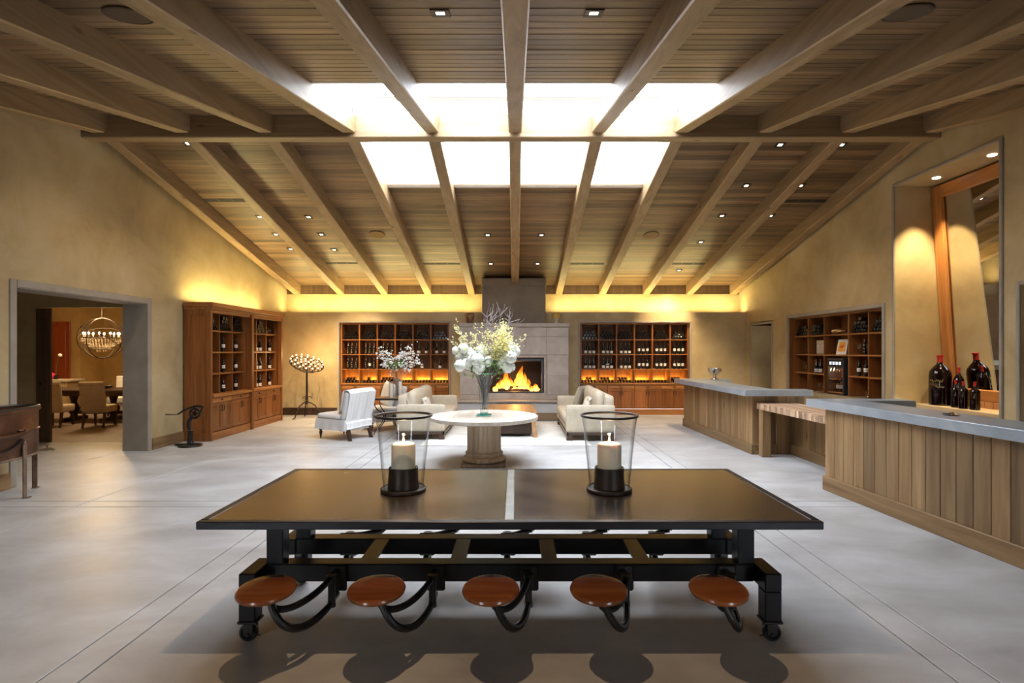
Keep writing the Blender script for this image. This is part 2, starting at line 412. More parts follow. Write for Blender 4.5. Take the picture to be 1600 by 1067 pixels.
M['leaf']=plain('green_leaf',(.14,.28,.06),.55)
M['twig']=plain('grey_brown_twig',(.33,.27,.27),.8)
M['ipe']=plain('flower_stems',(.07,.09,.04),.6)
M['urnbrown']=mottled('glazed_brown_urn',[(.3,(.12,.045,.02)),(.7,(.32,.16,.07))],scale=9,rough=.3,bump=.1)
M['urncream']=mottled('cream_urn',[(.3,(.50,.42,.30)),(.7,(.66,.58,.45))],scale=7,rough=.5,bump=.1)
M['urnyellow']=plain('ochre_glaze',(.50,.30,.06),.35)
M['pink']=plain('pink_fabric',(.75,.03,.12),.7)
M['crystal']=plain('crystal',(.55,.47,.36),.05,0,1.0,**{'Emission Color':(1,.8,.5,1),'Emission Strength':0.0})
M['white_paint']=plain('white_shaft_paint',(.85,.85,.83),.6)
M['skyframe']=plain('skylight_frame',(.30,.30,.31),.5)
M['ground']=plain('outdoor_paving',(.45,.43,.40),.9)
M['dining_plaster']=mottled('dining_plaster',[(.3,(.42,.28,.10)),(.7,(.56,.40,.17))],scale=1,rough=.6,bump=.1)
M['carpet']=mottled('dark_floor',[(.3,(.16,.12,.11)),(.7,(.30,.24,.22))],scale=3,rough=.5,bump=.1,stretch=(1,3,1))
M['ember']=emit('glowing_embers',(1,.16,.03),3.0)
M['log']=mottled('charred_log',[(.4,(.012,.008,.006)),(.7,(.07,.04,.03))],scale=12,rough=.9,bump=.4)
def stripe_mat():   # throw with faint woven stripes
    m,nt,b=base_mat('striped_white_throw'); tc=N(nt,'ShaderNodeTexCoord'); w=N(nt,'ShaderNodeTexWave',Scale=3.2,Distortion=.2); w.bands_direction='X'
    nt.links.new(tc.outputs['Object'],w.inputs['Vector']); r=ramp(nt,w.outputs['Fac'],[(.2,(.74,.74,.75)),(.8,(.78,.78,.78)),(.95,(.70,.69,.68))]); nt.links.new(r.outputs[0],b.inputs['Base Color']); b.inputs['Roughness'].default_value=.9; return m
M['throw']=stripe_mat()
def floral_mat():
    m,nt,b=base_mat('floral_print_fabric'); mp,_=rnd_coord(nt,(11,11,11),False); v=N(nt,'ShaderNodeTexVoronoi',Scale=1.0); nt.links.new(mp.outputs[0],v.inputs['Vector'])
    r=ramp(nt,v.outputs['Distance'],[(.16,(.26,.24,.12)),(.26,(.42,.33,.22)),(.4,(.66,.62,.54))]); nt.links.new(r.outputs[0],b.inputs['Base Color']); b.inputs['Roughness'].default_value=.9; return m
M['floral']=floral_mat()
def fire_mat():
    m=bpy.data.materials.new('fire'); m.use_nodes=True; nt=m.node_tree; nt.nodes.clear()
    tc=N(nt,'ShaderNodeTexCoord'); sp=N(nt,'ShaderNodeSeparateXYZ'); nt.links.new(tc.outputs['Generated'],sp.inputs[0])
    mp=N(nt,'ShaderNodeMapping'); mp.inputs['Scale'].default_value=(9,9,4); nt.links.new(tc.outputs['Object'],mp.inputs['Vector'])
    no=N(nt,'ShaderNodeTexNoise',Scale=1.0,Detail=3,Distortion=1.2); nt.links.new(mp.outputs[0],no.inputs['Vector'])
    a=N(nt,'ShaderNodeMath',operation='MULTIPLY_ADD'); a.inputs[1].default_value=1.1; a.inputs[2].default_value=-.5; nt.links.new(no.outputs['Fac'],a.inputs[0])
    h=N(nt,'ShaderNodeMath',operation='ADD'); nt.links.new(sp.outputs['Z'],h.inputs[0]); nt.links.new(a.outputs[0],h.inputs[1])
    c=ramp(nt,h.outputs[0],[(.0,(1,.80,.30)),(.35,(1,.58,.10)),(.65,(1,.28,.02)),(1,(.7,.07,.0))])
    e=N(nt,'ShaderNodeEmission'); e.inputs[1].default_value=3.2; nt.links.new(c.outputs[0],e.inputs[0])
    al=N(nt,'ShaderNodeMapRange'); al.inputs['From Min'].default_value=.45; al.inputs['From Max'].default_value=1.1; al.inputs['To Min'].default_value=.25; al.inputs['To Max'].default_value=1; nt.links.new(h.outputs[0],al.inputs['Value'])
    t=N(nt,'ShaderNodeBsdfTransparent'); mx=N(nt,'ShaderNodeMixShader'); nt.links.new(al.outputs[0],mx.inputs[0]); nt.links.new(e.outputs[0],mx.inputs[1]); nt.links.new(t.outputs[0],mx.inputs[2])
    o=N(nt,'ShaderNodeOutputMaterial'); nt.links.new(mx.outputs[0],o.inputs[0]); return m
M['fire']=fire_mat()
def picture_mat():
    m,nt,b=base_mat('printed_orange_picture'); mp,_=rnd_coord(nt,(9,9,9),False); no=N(nt,'ShaderNodeTexNoise',Scale=1.0,Detail=3); nt.links.new(mp.outputs[0],no.inputs['Vector'])
    r=ramp(nt,no.outputs['Fac'],[(.35,(.50,.06,.01)),(.5,(.85,.32,.03)),(.65,(.85,.62,.15))]); nt.links.new(r.outputs[0],b.inputs['Base Color']); return m
M['picture']=picture_mat()

# ------------------------------------------------------------------ setting: geometry of the room
XL, XR = -6.42, 6.30
RS = 1.225            # rafter spacing
YB = 14.85            # lower back wall face
YU = 15.30            # upper back wall face
YF = -3.0
def zf(y): return 3.497+.215*y            # underside of planks, front slope
def zr(y): return 5.17+.226*(8.3-y)       # rear slope
def ztop(y): return zf(y) if y<=8.14 else zr(y)
YR=8.14

# floor: slabs between saw-cut joints
flo=struct('floor', MB().box(-15,YF,-.20,XR+1.2,18.2,-.02), M['joint'])
xs=[-6.85,-4.95,-2.53,-2.31,0.0,2.34,2.56,4.6,7.4]; ys=[YF,2.0,6.10,6.33,9.93,10.14,12.6,15.6]
for i in range(len(xs)-1):
    for j in range(len(ys)-1):
        if xs[i]==0.0 or xs[i+1]==0.0:
            if xs[i]==0.0: continue
            x0,x1=-2.31,2.34
        else: x0,x1=xs[i],xs[i+1]
        g=.006
        part('floor_slab', MB().cbox(x0+g,ys[j]+g,-.06,x1-g,ys[j+1]-g,0,.003), M['concrete'], flo)
part('floor_slab', MB().cbox(-15,YF,-.06,-6.857,10.45,0,.003), M['concrete'], flo)
part('dining_floor', MB().cbox(-15,10.457,-.06,-6.857,18.2,0,.003), M['carpet'], flo)

def wallx(name, x0, x1, y0, y1, holes, top, mat):    # wall in a plane of constant X with rectangular holes (ya,yb,za,zb)
    mb=MB(); cuts=sorted({y0,y1}|{h[0] for h in holes}|{h[1] for h in holes}|({YR} if y0<YR<y1 else set()))
    for a,b in zip(cuts,cuts[1:]):
        hs=sorted([h for h in holes if h[0]<=a and h[1]>=b],key=lambda h:h[2]); z=0
        for h in hs:
            if h[2]>z: mb.box(x0,a,z,x1,b,h[2])
            z=h[3]
        e=1e-4
        mb.hexa([(x0,a,z),(x1,a,z),(x1,b,z),(x0,b,z),(x0,a,top(a+e)),(x1,a,top(a+e)),(x1,b,top(b-e)),(x0,b,top(b-e))])
    return struct(name,mb,mat,False)
def wally(name, y0, y1, x0, x1, holes, z1, mat, z0=0):
    mb=MB(); cuts=sorted({x0,x1}|{h[0] for h in holes}|{h[1] for h in holes})
    for a,b in zip(cuts,cuts[1:]):
        hs=sorted([h for h in holes if h[0]<=a and h[1]>=b],key=lambda h:h[2]); z=z0
        for h in hs:
            if h[2]>z: mb.box(a,y0,z,b,y1,h[2])
            z=h[3]
        if z<z1: mb.box(a,y0,z,b,y1,z1)
    return struct(name,mb,mat,False)
top=lambda y: ztop(y)+.03
wallx('wall_left', XL-.43, XL, YF, YU+.2, [(7.0,9.5,0,2.57)], top, M['plaster'])
wallx('wall_right', XR, XR+1.0, YF, YU+.2, [(13.35,14.5,0,2.42),(9.33,12.55,.78,2.50),(7.06,9.02,.30,4.47),(4.9,6.78,.78,2.57)], top, M['plaster'])
wally('wall_back', YB, YB+.75, XL, XR, [(-4.80,-1.80,0,2.515),(1.765,4.77,0,2.515)], 2.80, M['plaster'])
wally('wall_back_upper', YU, YU+.2, XL, XR, [], 3.36, M['plaster'], z0=2.80)
# plaster trims around openings
def trimframe_x(name, x, side, y0,y1,z0,z1,w=.05,d=.02,bottom=False):
    mb=MB(); a,b=(x-d,x+.004) if side<0 else (x-.004,x+d)
    mb.cbox(a,y0-w,z0,b,y0,z1+w,.008); mb.cbox(a,y1,z0,b,y1+w,z1+w,.008); mb.cbox(a,y0,z1,b,y1,z1+w,.008)
    if bottom: mb.cbox(a,y0-w,z0-w,b,y1+w,z0,.008)
    return struct(name,mb,M['plaster_trim'])
def trimframe_y(name, y, x0,x1,z0,z1,w=.05,d=.02):
    mb=MB(); mb.cbox(x0-w,y-d,z0,x0,y+.004,z1+w,.008); mb.cbox(x1,y-d,z0,x1+w,y+.004,z1+w,.008); mb.cbox(x0,y-d,z1,x1,y+.004,z1+w,.008)
    return struct(name,mb,M['plaster_trim'])
trimframe_x('trim_1', XL, 1, 7.0,9.5,0,2.57,.10,.015)
struct('trim_2', MB().box(XL-.432,6.998,0,XL+.002,7.004,2.575).box(XL-.432,9.494,0,XL+.002,9.502,2.575).box(XL-.432,7.0,2.562,XL+.002,9.5,2.572), M['plaster_trim'])
trimframe_x('trim_3', XR, -1, 13.35,14.5,0,2.42,.06,.015)
trimframe_x('trim_4', XR, -1, 9.33,12.55,.78,2.50,.07,.02)
trimframe_x('trim_5', XR, -1, 7.06,9.02,.86,4.47,.045,.03)
trimframe_x('trim_6', XR, -1, 4.9,6.78,.78,2.57,.05,.02)
trimframe_y('trim_7', YB, -4.80,-1.80,0,2.515)
trimframe_y('trim_8', YB, 1.765,4.77,0,2.515)
# rear wall behind the camera: glazed doors
holes=[(-4.6,-3.6,0,2.3),(3.6,4.6,0,2.3)]
wally('wall_rear', YF-.3, YF, XL-.43, XR+1.0, holes, 2.95, M['plaster'])
for k,h in enumerate(holes):
    wf=struct('window_%d'%(k+1), MB().box(h[0]+.05,YF-.16,.05,h[1]-.05,YF-.15,2.25), M['skyglass'], False)
    fr=MB()
    for x in (h[0],(h[0]+h[1])/2-.03,h[1]-.06): fr.cbox(x,YF-.19,0,x+.06,YF-.12,2.3)
    fr.cbox(h[0],YF-.19,0,h[1],YF-.12,.08); fr.cbox(h[0],YF-.19,2.22,h[1],YF-.12,2.3)
    part('window_frame', fr, M['bronze'], wf)
# baseboards
struct('baseboard_left', MB().cbox(XL,9.60,0,XL+.03,10.5,.20), M['barwoodx'])
struct('baseboard_left_near', MB().cbox(XL,YF,0,XL+.03,6.90,.20), M['barwoodx'])
struct('baseboard_back', MB().cbox(XL,YB-.03,0,-4.86,YB,.20).cbox(-1.74,YB-.03,0,-1.45,YB,.2).cbox(1.42,YB-.03,0,1.70,YB,.2).cbox(4.83,YB-.03,0,XR,YB,.2), M['darkwood'])
struct('baseboard_right', MB().cbox(XR-.03,YF,0,XR,13.28,.20), M['barwoodx'])
# side passage behind the right-hand door opening
struct('wall_passage', MB().box(XR+1.0,12.9,0,XR+1.1,15.0,2.6).box(XR,13.3,2.42,XR+1.1,14.6,2.5), M['chimney'], False)
d=struct('door_1', MB().cbox(XR+.55,13.36,0,XR+1.0,13.42,2.40), M['black']); part('door_handle', MB().ball((XR+.62,13.34,1.0),.03), M['brass'], d)
struct('wall_niche_back', MB().box(XR+.98,6.9,.7,XR+1.05,9.2,4.7), M['plaster'], False)

# ---- roof: deck, planks, rafters, ridge beam, skylights
SX=2.42; FY0,FY1=6.34,8.04; RY0,RY1=8.24,10.02
def slab(mb,x0,x1,y0,y1,f,a,b): return mb.hexa([(x0,y0,f(y0)+a),(x1,y0,f(y0)+a),(x1,y1,f(y1)+a),(x0,y1,f(y1)+a),(x0,y0,f(y0)+b),(x1,y0,f(y0)+b),(x1,y1,f(y1)+b),(x0,y1,f(y1)+b)])
mb=MB()
XA,XB=XL-.45,XR+1.05
slab(mb,XA,XB,YF-.3,FY0,zf,.035,.12); slab(mb,XA,-SX,FY0,YR,zf,.035,.12); slab(mb,SX,XB,FY0,YR,zf,.035,.12)
slab(mb,XA,-SX,YR,RY1,zr,.035,.12); slab(mb,SX,XB,YR,RY1,zr,.035,.12); slab(mb,XA,XB,RY1,YU+.25,zr,.035,.12)
ceil=struct('ceiling', mb, M['deck'], False)
PW=.136
def planks(f,y0,y1,hole):
    n=int(round((y1-y0)/PW)); w=(y1-y0)/n
    for i in range(n):
        a=y0+i*w+.001; b=y0+(i+1)*w-.001
        if b>hole[0]+.02 and a<hole[1]-.02: segs=[(XL,-SX),(SX,XR)]
        else:
            c=random.choice([-1,0,1])*RS*2+random.choice([-1,1])*RS*0
            segs=[(XL,c-.001),(c+.001,XR)]
        for (x0,x1) in segs:
            mb=MB(); q=random.uniform(0,.003)
            g=.0035
            pz=[(x0,a,f(a)+q+g),(x0,a+g,f(a)+q),(x0,b-g,f(b)+q),(x0,b,f(b)+q+g),(x0,b,f(b)+.034),(x0,a,f(a)+.034)]
            vs=pz+[(x1,p[1],p[2]) for p in pz]
            fs=[(0,1,2,3,4,5),(11,10,9,8,7,6)]+[(k,k+6,(k+1)%6+6,(k+1)%6) for k in range(6)]
            mb.add(vs,fs)
            part('ceiling_plank', mb, M['plank'], ceil, False)
planks(zf,.4,8.04,(FY0,FY1)); planks(zr,8.24,YU,(RY0,RY1))
part('ceiling_boarding', slab(MB(),XL,XR,YF,.4,zf,0,.034), M['plank'], ceil, False)
RW=.095; RH=.262
def hexrafter(x,y0,y1,f,cut=0):
    mb=MB(); b=.012
    # chamfered lower arrises
    def sec(y,dz=0):
        z=f(y); return [(x-RW,y,z+.01),(x-RW,y,z-RH+b+dz),(x-RW+b,y,z-RH+dz),(x+RW-b,y,z-RH+dz),(x+RW,y,z-RH+b+dz),(x+RW,y,z+.01)]
    S=[sec(y0),sec(y1-cut) if cut else sec(y1)]
    if cut: S.append(sec(y1,.05))
    vs=[p for s in S for p in s]; fs=[(0,1,2,3,4,5)[::1]]
    for q in range(len(S)-1):
        for k in range(6): fs.append((q*6+k,q*6+6+k,q*6+6+(k+1)%6,q*6+(k+1)%6))
    L=(len(S)-1)*6; fs.append(tuple(L+k for k in range(6))[::-1])
    return mb.add(vs,fs)
for k in range(-5,6):
    part('rafter', hexrafter(k*RS,YF,8.045,zf,.05), M['beam'], ceil)
    y1=YU+.02 if k!=0 else 14.52
    part('rafter', hexrafter(k*RS,8.235,y1,zr), M['beam'], ceil)
struct('trim_9', MB().cbox(XL-.02,8.04,4.905,XR+.02,8.24,5.25,.012), M['beamx'])
ceil_beam=bpy.data.objects['trim_9']
# dark edge boards along the side walls and blocking over the back wall
mb=MB()
for s,x in ((1,XL),(-1,XR)):
    slab(mb,min(x,x+s*.09),max(x,x+s*.09),YF,8.04,zf,-.10,.03); slab(mb,min(x,x+s*.09),max(x,x+s*.09),8.24,YU,zr,-.10,.03)
part('edge_board', mb, M['doorwood'], ceil, False)
for k in range(-6,6):
    x0,x1=max(XL,k*RS+RW),min(XR,(k+1)*RS-RW)
    if k in (-1,0): x0,x1=(k*RS+RW,-.86) if k==-1 else (.80,(k+1)*RS-RW)
    part('blocking_board', MB().cbox(x0,YU+.0,3.34,x1,YU+.05,3.62,.004), M['doorwood'], ceil)
# skylight wells: white shaft, frame bars, glass panes
def skylight(name,f,y0,y1,lab,vy):
    t=thing(name,lab,'skylight',(0,(y0+y1)/2,f((y0+y1)/2)))
    L=t.location
    mb=MB(); H=.30; e=.004
    for x in (-1,1):
        xa,xb=sorted((x*(SX-e),x*(SX+.05))); slab(mb,xa,xb,y0-.05,y1+(.05 if f is zr else 0),f,0,H)
    ya,yb=(y0-.05,y0+e) if f is zf else (y1-e,y1+.05)
    slab(mb,-SX-.05,SX+.05,ya,yb,f,0,H)
    mb.xform(Matrix.Translation(-L)); part('shaft',mb,M['white_paint'],t,False)
    for k in range(-2,2):
        g=MB(); slab(g,k*RS+.01,(k+1)*RS-.01,y0,y1,f,H-.02,H-.012); g.xform(Matrix.Translation(-L)); part('pane',g,M['skyglass'],t,False)
    for x in ([-.80,-.45,.45,.80] if f is zf else []):
        g=MB(); slab(g,x-.014,x+.014,y0,vy,f,H-.045,H-.005); g.xform(Matrix.Translation(-L)); part('glazing_bar',g,M['skyframe'],t,False)
    for k in ((-1,0) if f is zf else []):
        g=MB(); slab(g,k*RS+.08,(k+1)*RS-.08,vy-.012,vy+.012,f,H-.045,H-.005); g.xform(Matrix.Translation(-L)); part('glazing_bar',g,M['skyframe'],t,False)
    return t
skylight('skylight',zf,FY0,8.04,'bright glazed skylight on the near side of the ridge beam with thin glazing bars',6.62)
skylight('skylight',zr,8.24,RY1,'bright glazed skylight on the far side of the ridge beam, nearer the fireplace',9.7)
# ridge cap between the two glazed slopes
part('ridge_cap', MB().box(-SX,8.02,5.53,SX,8.26,5.56), M['skyframe'], ceil, False)

# ceiling fittings
def rear_y(py): return 5.296/((548-py)/850+.226)
def front_y(py): return 1.747/((548-py)/850-.215)
def place(px,py,rear=True):
    y=rear_y(py) if rear else front_y(py); x=(px-805)*y/850; f=zr if rear else zf; return x,y,f(y)
dl=thing('downlight','square recessed downlight above','light')
part('trim_ring', MB().cbox(-.075,-.075,-.008,.075,-.035,.01,.003).cbox(-.075,.035,-.008,.075,.075,.01,.003).cbox(-.075,-.035,-.008,-.035,.035,.01,.003).cbox(.035,-.035,-.008,.075,.035,.01,.003), M['bronze'], dl)
part('lens', MB().box(-.035,-.035,-.001,.035,.035,.008), M['led'], dl)
D=[(294,224,1,'under the ridge beam, second bay from the left wall'),(406,339,1,'farthest from the back wall in the second left bay'),(431,366,1,'middle of three in the second left bay'),
(454,389,1,'nearest the back wall in the second left bay'),(482,339,1,'first of the row in the third left bay'),(502,366,1,'second of the row in the third left bay'),(522,390,1,'third of the row in the third left bay'),
(762,367,1,'left of the centre rafter, higher of two before the chimney'),(767,412,1,'left of the centre rafter, lower of two before the chimney'),(846,367,1,'right of the centre rafter, higher of two before the chimney'),
(840,412,1,'right of the centre rafter, lower of two before the chimney'),(1219,226,1,'under the ridge beam, second bay from the right wall'),(1315,226,1,'under the ridge beam, last bay by the right wall'),
(1166,290,1,'second down the second right bay'),(1251,290,1,'beside the right wall bay, second down'),(1128,337,1,'third down the second right bay'),(1204,337,1,'by the right wall bay, third down'),
(1095,378,1,'fourth down the second right bay'),(1061,422,1,'lowest of the second right bay, near the back wall'),(688,20,0,'nearest the camera, left of the centre rafter'),(928,20,0,'nearest the camera, right of the centre rafter')]
first=True
for (px,py,rr,txt) in D:
    x,y,z=place(px,py,rr); c=dl if first else copy_tree(dl); first=False
    c.location=(x,y,z-.001); c.rotation_euler=(-math.atan(.226) if rr else math.atan(.215),0,0); c['label']='small square recessed downlight, '+txt
    c.scale=(1,1,1)
sp=thing('ceiling_speaker','round','speaker')
part('grille', MB().lathe([(.155,-.012),(.165,-.004),(.165,.01)],n=28), M['grille'], sp); part('rim', MB().ring((0,0,-.006),.17,.008,n=28,m=6), M['grille'], sp)
sps=[sp,copy_tree(sp),copy_tree(sp),copy_tree(sp)]
for c,(px,py,rr,txt,tan) in zip(sps,[(201,23,0,'large dark round speaker in the near ceiling, upper left',0),(1417,19,0,'large dark round speaker in the near ceiling, upper right',0),(589,366,1,'tan round speaker in the far ceiling, left of the fireplace',1),(1018,367,1,'tan round speaker in the far ceiling, right of the fireplace',1)]):
    x,y,z=place(px,py,rr); c.location=(x,y,z-.001); c.rotation_euler=(-math.atan(.226) if rr else math.atan(.215),0,0); c['label']=txt
    if tan:
        for ch in c.children: ch.data=ch.data.copy(); ch.data.materials[0]=M['grilletan']
for i,(pa,pb,py,txt) in enumerate([(320,386,313,'upper left, by the left wall rafter'),(509,559,411,'far left ceiling, third bay'),(661,719,412,'far ceiling, just left of the chimney bay'),(889,944,412,'far ceiling, just right of the chimney bay'),(1047,1101,412,'far right ceiling, third bay'),(1225,1291,314,'upper right, by the right wall rafter')]):
    x0,y,z=place(pa,py); x1=place(pb,py)[0]
    t=thing('air_vent','narrow black air slot, '+txt,'vent',((x0+x1)/2,y,z)); t.rotation_euler=(-math.atan(.226),0,0)
    w=(x1-x0)/2
    part('slot', MB().box(-w,-.06,-.004,w,.06,.01), M['black'], t, False)
    for q in (-1,1): part('divider', MB().box(q*w/3-.006,-.06,-.007,q*w/3+.006,.06,.0), M['doorwood'], t, False)
# spot lamps, some in the fittings, others without one
def spot_at(x,y,z,power,ang=75,rx=0,ry=0,color=WARM,r=.03): lamp('downlight_or_added_spot','SPOT',(x,y,z-.05),power,color,r,(rx,ry,0),math.radians(ang),.8)
spot_at(-.60,2.49,zf(2.49),170,120,r=.02,color=(1,.66,.36))
for (px,py) in [(431,366),(294,224),(762,367),(846,367),(1219,226),(1166,290),(1251,290),(406,339)]:
    x,y,z=place(px,py); spot_at(x,y,z,80,95)
for (px,py,rx,ry) in [(482,339,.45,0),(502,366,.55,.1),(522,390,.5,-.1),(1128,337,.45,0),(1095,378,.5,0),(1061,422,.6,.1),(454,389,.35,-.45)]:
    x,y,z=place(px,py); spot_at(x,y,z,430,70,rx,ry)
for (x,y,p) in [(-5.2,7.6,60),(5.0,6.5,70),(-5.0,3.5,60),(5.0,3.2,60),(4.9,9.5,90)]: spot_at(x,y,ztop(y),p,110)
spot_at(4.9,11.6,zr(11.6),190,80,0,-.55); spot_at(4.9,10.0,zr(10.0),190,80,0,-.55)  # added spots with no fitting, brighten the right wall rack
lamp('passage_fill_light','POINT',(6.7,13.9,2.2),1.6,(1,.85,.7),.05)  # added fill with no fixture, lifts the dark passage
# niche downlights
for i,(x,y) in enumerate([(6.62,8.55),(6.62,7.55)]):
    t=single('niche_downlight', MB().lathe([(.05,-.006),(.055,0),(.055,.01)],n=16), M['led'], 'round downlight in the niche ceiling, %s'%('the farther one' if i==0 else 'the nearer one'),'light',(x,y,4.462))
    lamp('niche_lamp','SPOT',(x,y,4.42),520,(1,.76,.42),.02,(.12 if i==0 else 0,0,0),math.radians(62),.7)

# ------------------------------------------------------------------ bottles
def bottle_profile(kind,s=1.0):
    if kind=='bordeaux': p=[(.030,0),(.037,.006),(.038,.02),(.038,.185),(.034,.205),(.020,.228),(.0150,.245),(.0145,.295),(.0155,.296),(.0155,.30)]
    else: p=[(.032,0),(.040,.006),(.041,.02),(.041,.150),(.037,.175),(.026,.205),(.017,.235),(.0145,.26),(.0140,.295),(.0150,.296),(.0150,.30)]
    return [(r*s,z*s) for r,z in p]
def label_band(r,z0,z1,a0=-PI/2-1.15,a1=-PI/2+1.15,n=8):
    mb=MB(); mb.grid(lambda u,v:(r*math.cos(a0+(a1-a0)*u),r*math.sin(a0+(a1-a0)*u),z0+(z1-z0)*v),n,1); return mb
def make_bottle(name,kind,lz,cap='capsule',s=1.0,dark=False):
    t=thing(name,'upright wine bottle','wine bottle')
    R=(.038 if kind=='bordeaux' else .041)*s
    part('glass_body', MB().lathe(bottle_profile(kind,s),n=14), M['bottle'], t)
    part('capsule', MB().lathe([(.0158*s,.245*s),(.0152*s,.30*s),(.010*s,.303*s)],n=12), M[cap], t)
    if lz:
        l=part('label', label_band(R+.0008,lz[0]*s,lz[1]*s), M['paper'], t)
        part('label_print', label_band(R+.0014,(lz[0]+.030)*s,(lz[0]+.036)*s,-PI/2-.6,-PI/2+.6,4), M['print'], l)
    if dark:
        for z in (.05,.11,.17): part('gold_mark', label_band(R+.001,z,z+.014,-PI/2-.25,-PI/2+.25,3), M['gold'], t)
    return t
protos={}
USED=set()
def upright(kind,loc,rz,label,group=None):
    if kind not in protos:
        protos[kind]={'low':lambda:make_bottle('wine_bottle','burgundy',(.022,.095)),'mid':lambda:make_bottle('wine_bottle','bordeaux',(.085,.155),'capblack'),
          'dark':lambda:make_bottle('wine_bottle','bordeaux',None,'capsule',1,True),'two':lambda:make_bottle('wine_bottle','burgundy',(.022,.085)),
          'plainred':lambda:make_bottle('wine_bottle','bordeaux',None,'capblack')}[kind]()
        t=protos[kind]
        if kind=='two': part('upper_label', label_band(.0425,.105,.150), M['stonegrey'], t)
        t.location=loc; t.rotation_euler=(0,0,rz); t['label']=label
        if group: t['group']=group
        return t
    return clone(protos[kind],loc,rz,label,group)
lp=bottle_profile('burgundy')
lmb=MB().lathe(lp,n=10); n0=len(lmb.f); lmb.mat(1).lathe([(.0162,.245),(.0155,.300),(.010,.303)],n=8)
lmb.xform(Matrix.Translation((0,.04,0))@Matrix.Rotation(PI/2,4,'X')@Matrix.Translation((0,0,-.30)))   # axis along -y, base at far end; see below
LY_NECK=lmb.mesh('lying_wine_bottle',[M['bottle'],M['capsule']])
lmb=MB().lathe(lp,n=10); lmb.mat(1).lathe([(.0162,.245),(.0155,.300),(.010,.303)],n=8)
lmb.xform(Matrix.Rotation(-PI/2,4,'X'))
LY_BASE=lmb.mesh('lying_wine_bottle_base_out',[M['bottle'],M['capsule']])
def lying(loc,rz,label,group,neck):
    o=new('wine_bottle',LY_NECK if neck else LY_BASE); o.location=loc; o.rotation_euler=(0,0,rz); o['label']=label; o['category']='wine bottle'; o['group']=group; return o
def loc2w(root,p):
    r=root.rotation_euler.z; c,s=math.cos(r),math.sin(r); L=root.location
    return (L.x+p[0]*c-p[1]*s, L.y+p[0]*s+p[1]*c, L.z+p[2])
ORD=['first','second','third','fourth','fifth','sixth','seventh']
REST=MB()
def stack(root,x0,x1,y,z,counts,where,neck,r=.0415,stuff=False):
    n=counts[0]; w=2*r+.002
    sx=(x0+x1)/2-(n-1)*w/2
    for lev,c in enumerate(counts):
        off=sx+(lev*w/2)
        if c<counts[0]-lev: off+= w*int((counts[0]-lev-c)/2)
        for i in range(c):
            loc=loc2w(root,(off+i*w,y+random.uniform(0,.015),z+r+lev*w*.868)); rz=root.rotation_euler.z
            if stuff:
                k=len(REST.v); REST.mat(0).lathe(lp,n=8); REST.mat(1).lathe([(.0162,.245),(.0155,.300),(.010,.303)],n=6)
                REST.xform(Matrix.Translation(loc)@Matrix.Rotation(rz,4,'Z')@Matrix.Rotation(-PI/2,4,'X'),k); continue
            lab='%s lying bottle from left, %s layer, %s'%(ORD[i],['lowest','second','third','top'][lev],where)
            lying(loc,rz,lab,'lying bottles, '+where,neck)

# ------------------------------------------------------------------ wine rack cabinets
ROW=['bottom','third','second','top']
def rack(name,label,loc,rz,bounds,zs,depth,y0,base=True,zb=0.0,post=None,counter=.045,drawers=4,x_end=(0,0)):
    """bounds: cell boundaries along x; zs: shelf heights bottom (counter) to top; y0: setback of the grid behind the face."""
    t=thing(name,label,'wine cabinet',loc,rz)
    X0,X1=bounds[0],bounds[-1]; zt=zs[-1]; a=.018
    part('back_panel', MB().box(X0,y0+depth,zs[0],X1,y0+depth+.02,zt), M['redwood'], t, False)
    for x in (X0,X1):
        part('side_panel', MB().cbox(x-.02,y0,zs[0],x+.02,y0+depth,zt+.02,.003), M['alder'], t)
    for x in bounds[1:-1]:
        if post and abs(x-post)<.01: continue
        part('divider', MB().cbox(x-a,y0,zs[0],x+a,y0+depth,zt,.003), M['alder'], t)
    for z in zs[1:-1]:
        part('shelf', MB().cbox(X0,y0-.004,z-.022,X1,y0+depth,z,.003), M['alderx'], t)
    part('top_rail', MB().cbox(X0-.02,y0-.006,zt,X1+.02,y0+depth+.02,zt+.03,.003), M['alderx'], t)
    part('counter', MB().cbox(X0-.02,y0-.02,zs[0]-counter,X1+.02,y0+depth+.02,zs[0],.004), M['alderx'], t)
    return t
def doors(t,x0,x1,n,z0,z1,y,drawer=.11,mat='alder',pulls=True,cup=True):
    w=(x1-x0)/n
    for i in range(n):
        a=x0+i*w; b=a+w
        dr=part('drawer', MB().cbox(a+.006,y-.014,z1-drawer+.004,b-.006,y+.01,z1-.006,.003), M['alderx'], t)
        cx=(a+b)/2
        part('cup_pull', MB().lathe([(.045,0),(.036,.018),(.016,.030)],n=12,sy=.5).xform(Matrix.Translation((cx,y-.016,z1-drawer/2-.012))), M['bronze'], dr)
        for s in (0,1):
            p0=a+s*w/2+.006; p1=p0+w/2-.012; zz0,zz1=z0+.006,z1-drawer-.004
            d=part('door', MB().box(p0+.05,y-.004,zz0+.05,p1-.05,y+.006,zz1-.05).cbox(p0,y-.016,zz0,p0+.055,y+.008,zz1,.003).cbox(p1-.055,y-.016,zz0,p1,y+.008,zz1,.003)
                   .cbox(p0+.055,y-.015,zz0,p1-.055,y+.008,zz0+.065,.003).cbox(p0+.055,y-.015,zz1-.065,p1-.055,y+.008,zz1,.003).box((p0+p1)/2-.001,y-.0045,zz0+.06,(p0+p1)/2+.001,y-.003,zz1-.06), M['alder'], t)
            hx=p1-.028 if s==0 else p0+.028
            part('handle', MB().tube([(hx,y-.016,zz1-.05),(hx,y-.040,zz1-.06),(hx,y-.045,zz1-.11),(hx,y-.040,zz1-.16),(hx,y-.016,zz1-.17)],.008,6), M['bronze'], d)
Z4=[.866,1.25,1.657,2.06,2.475]
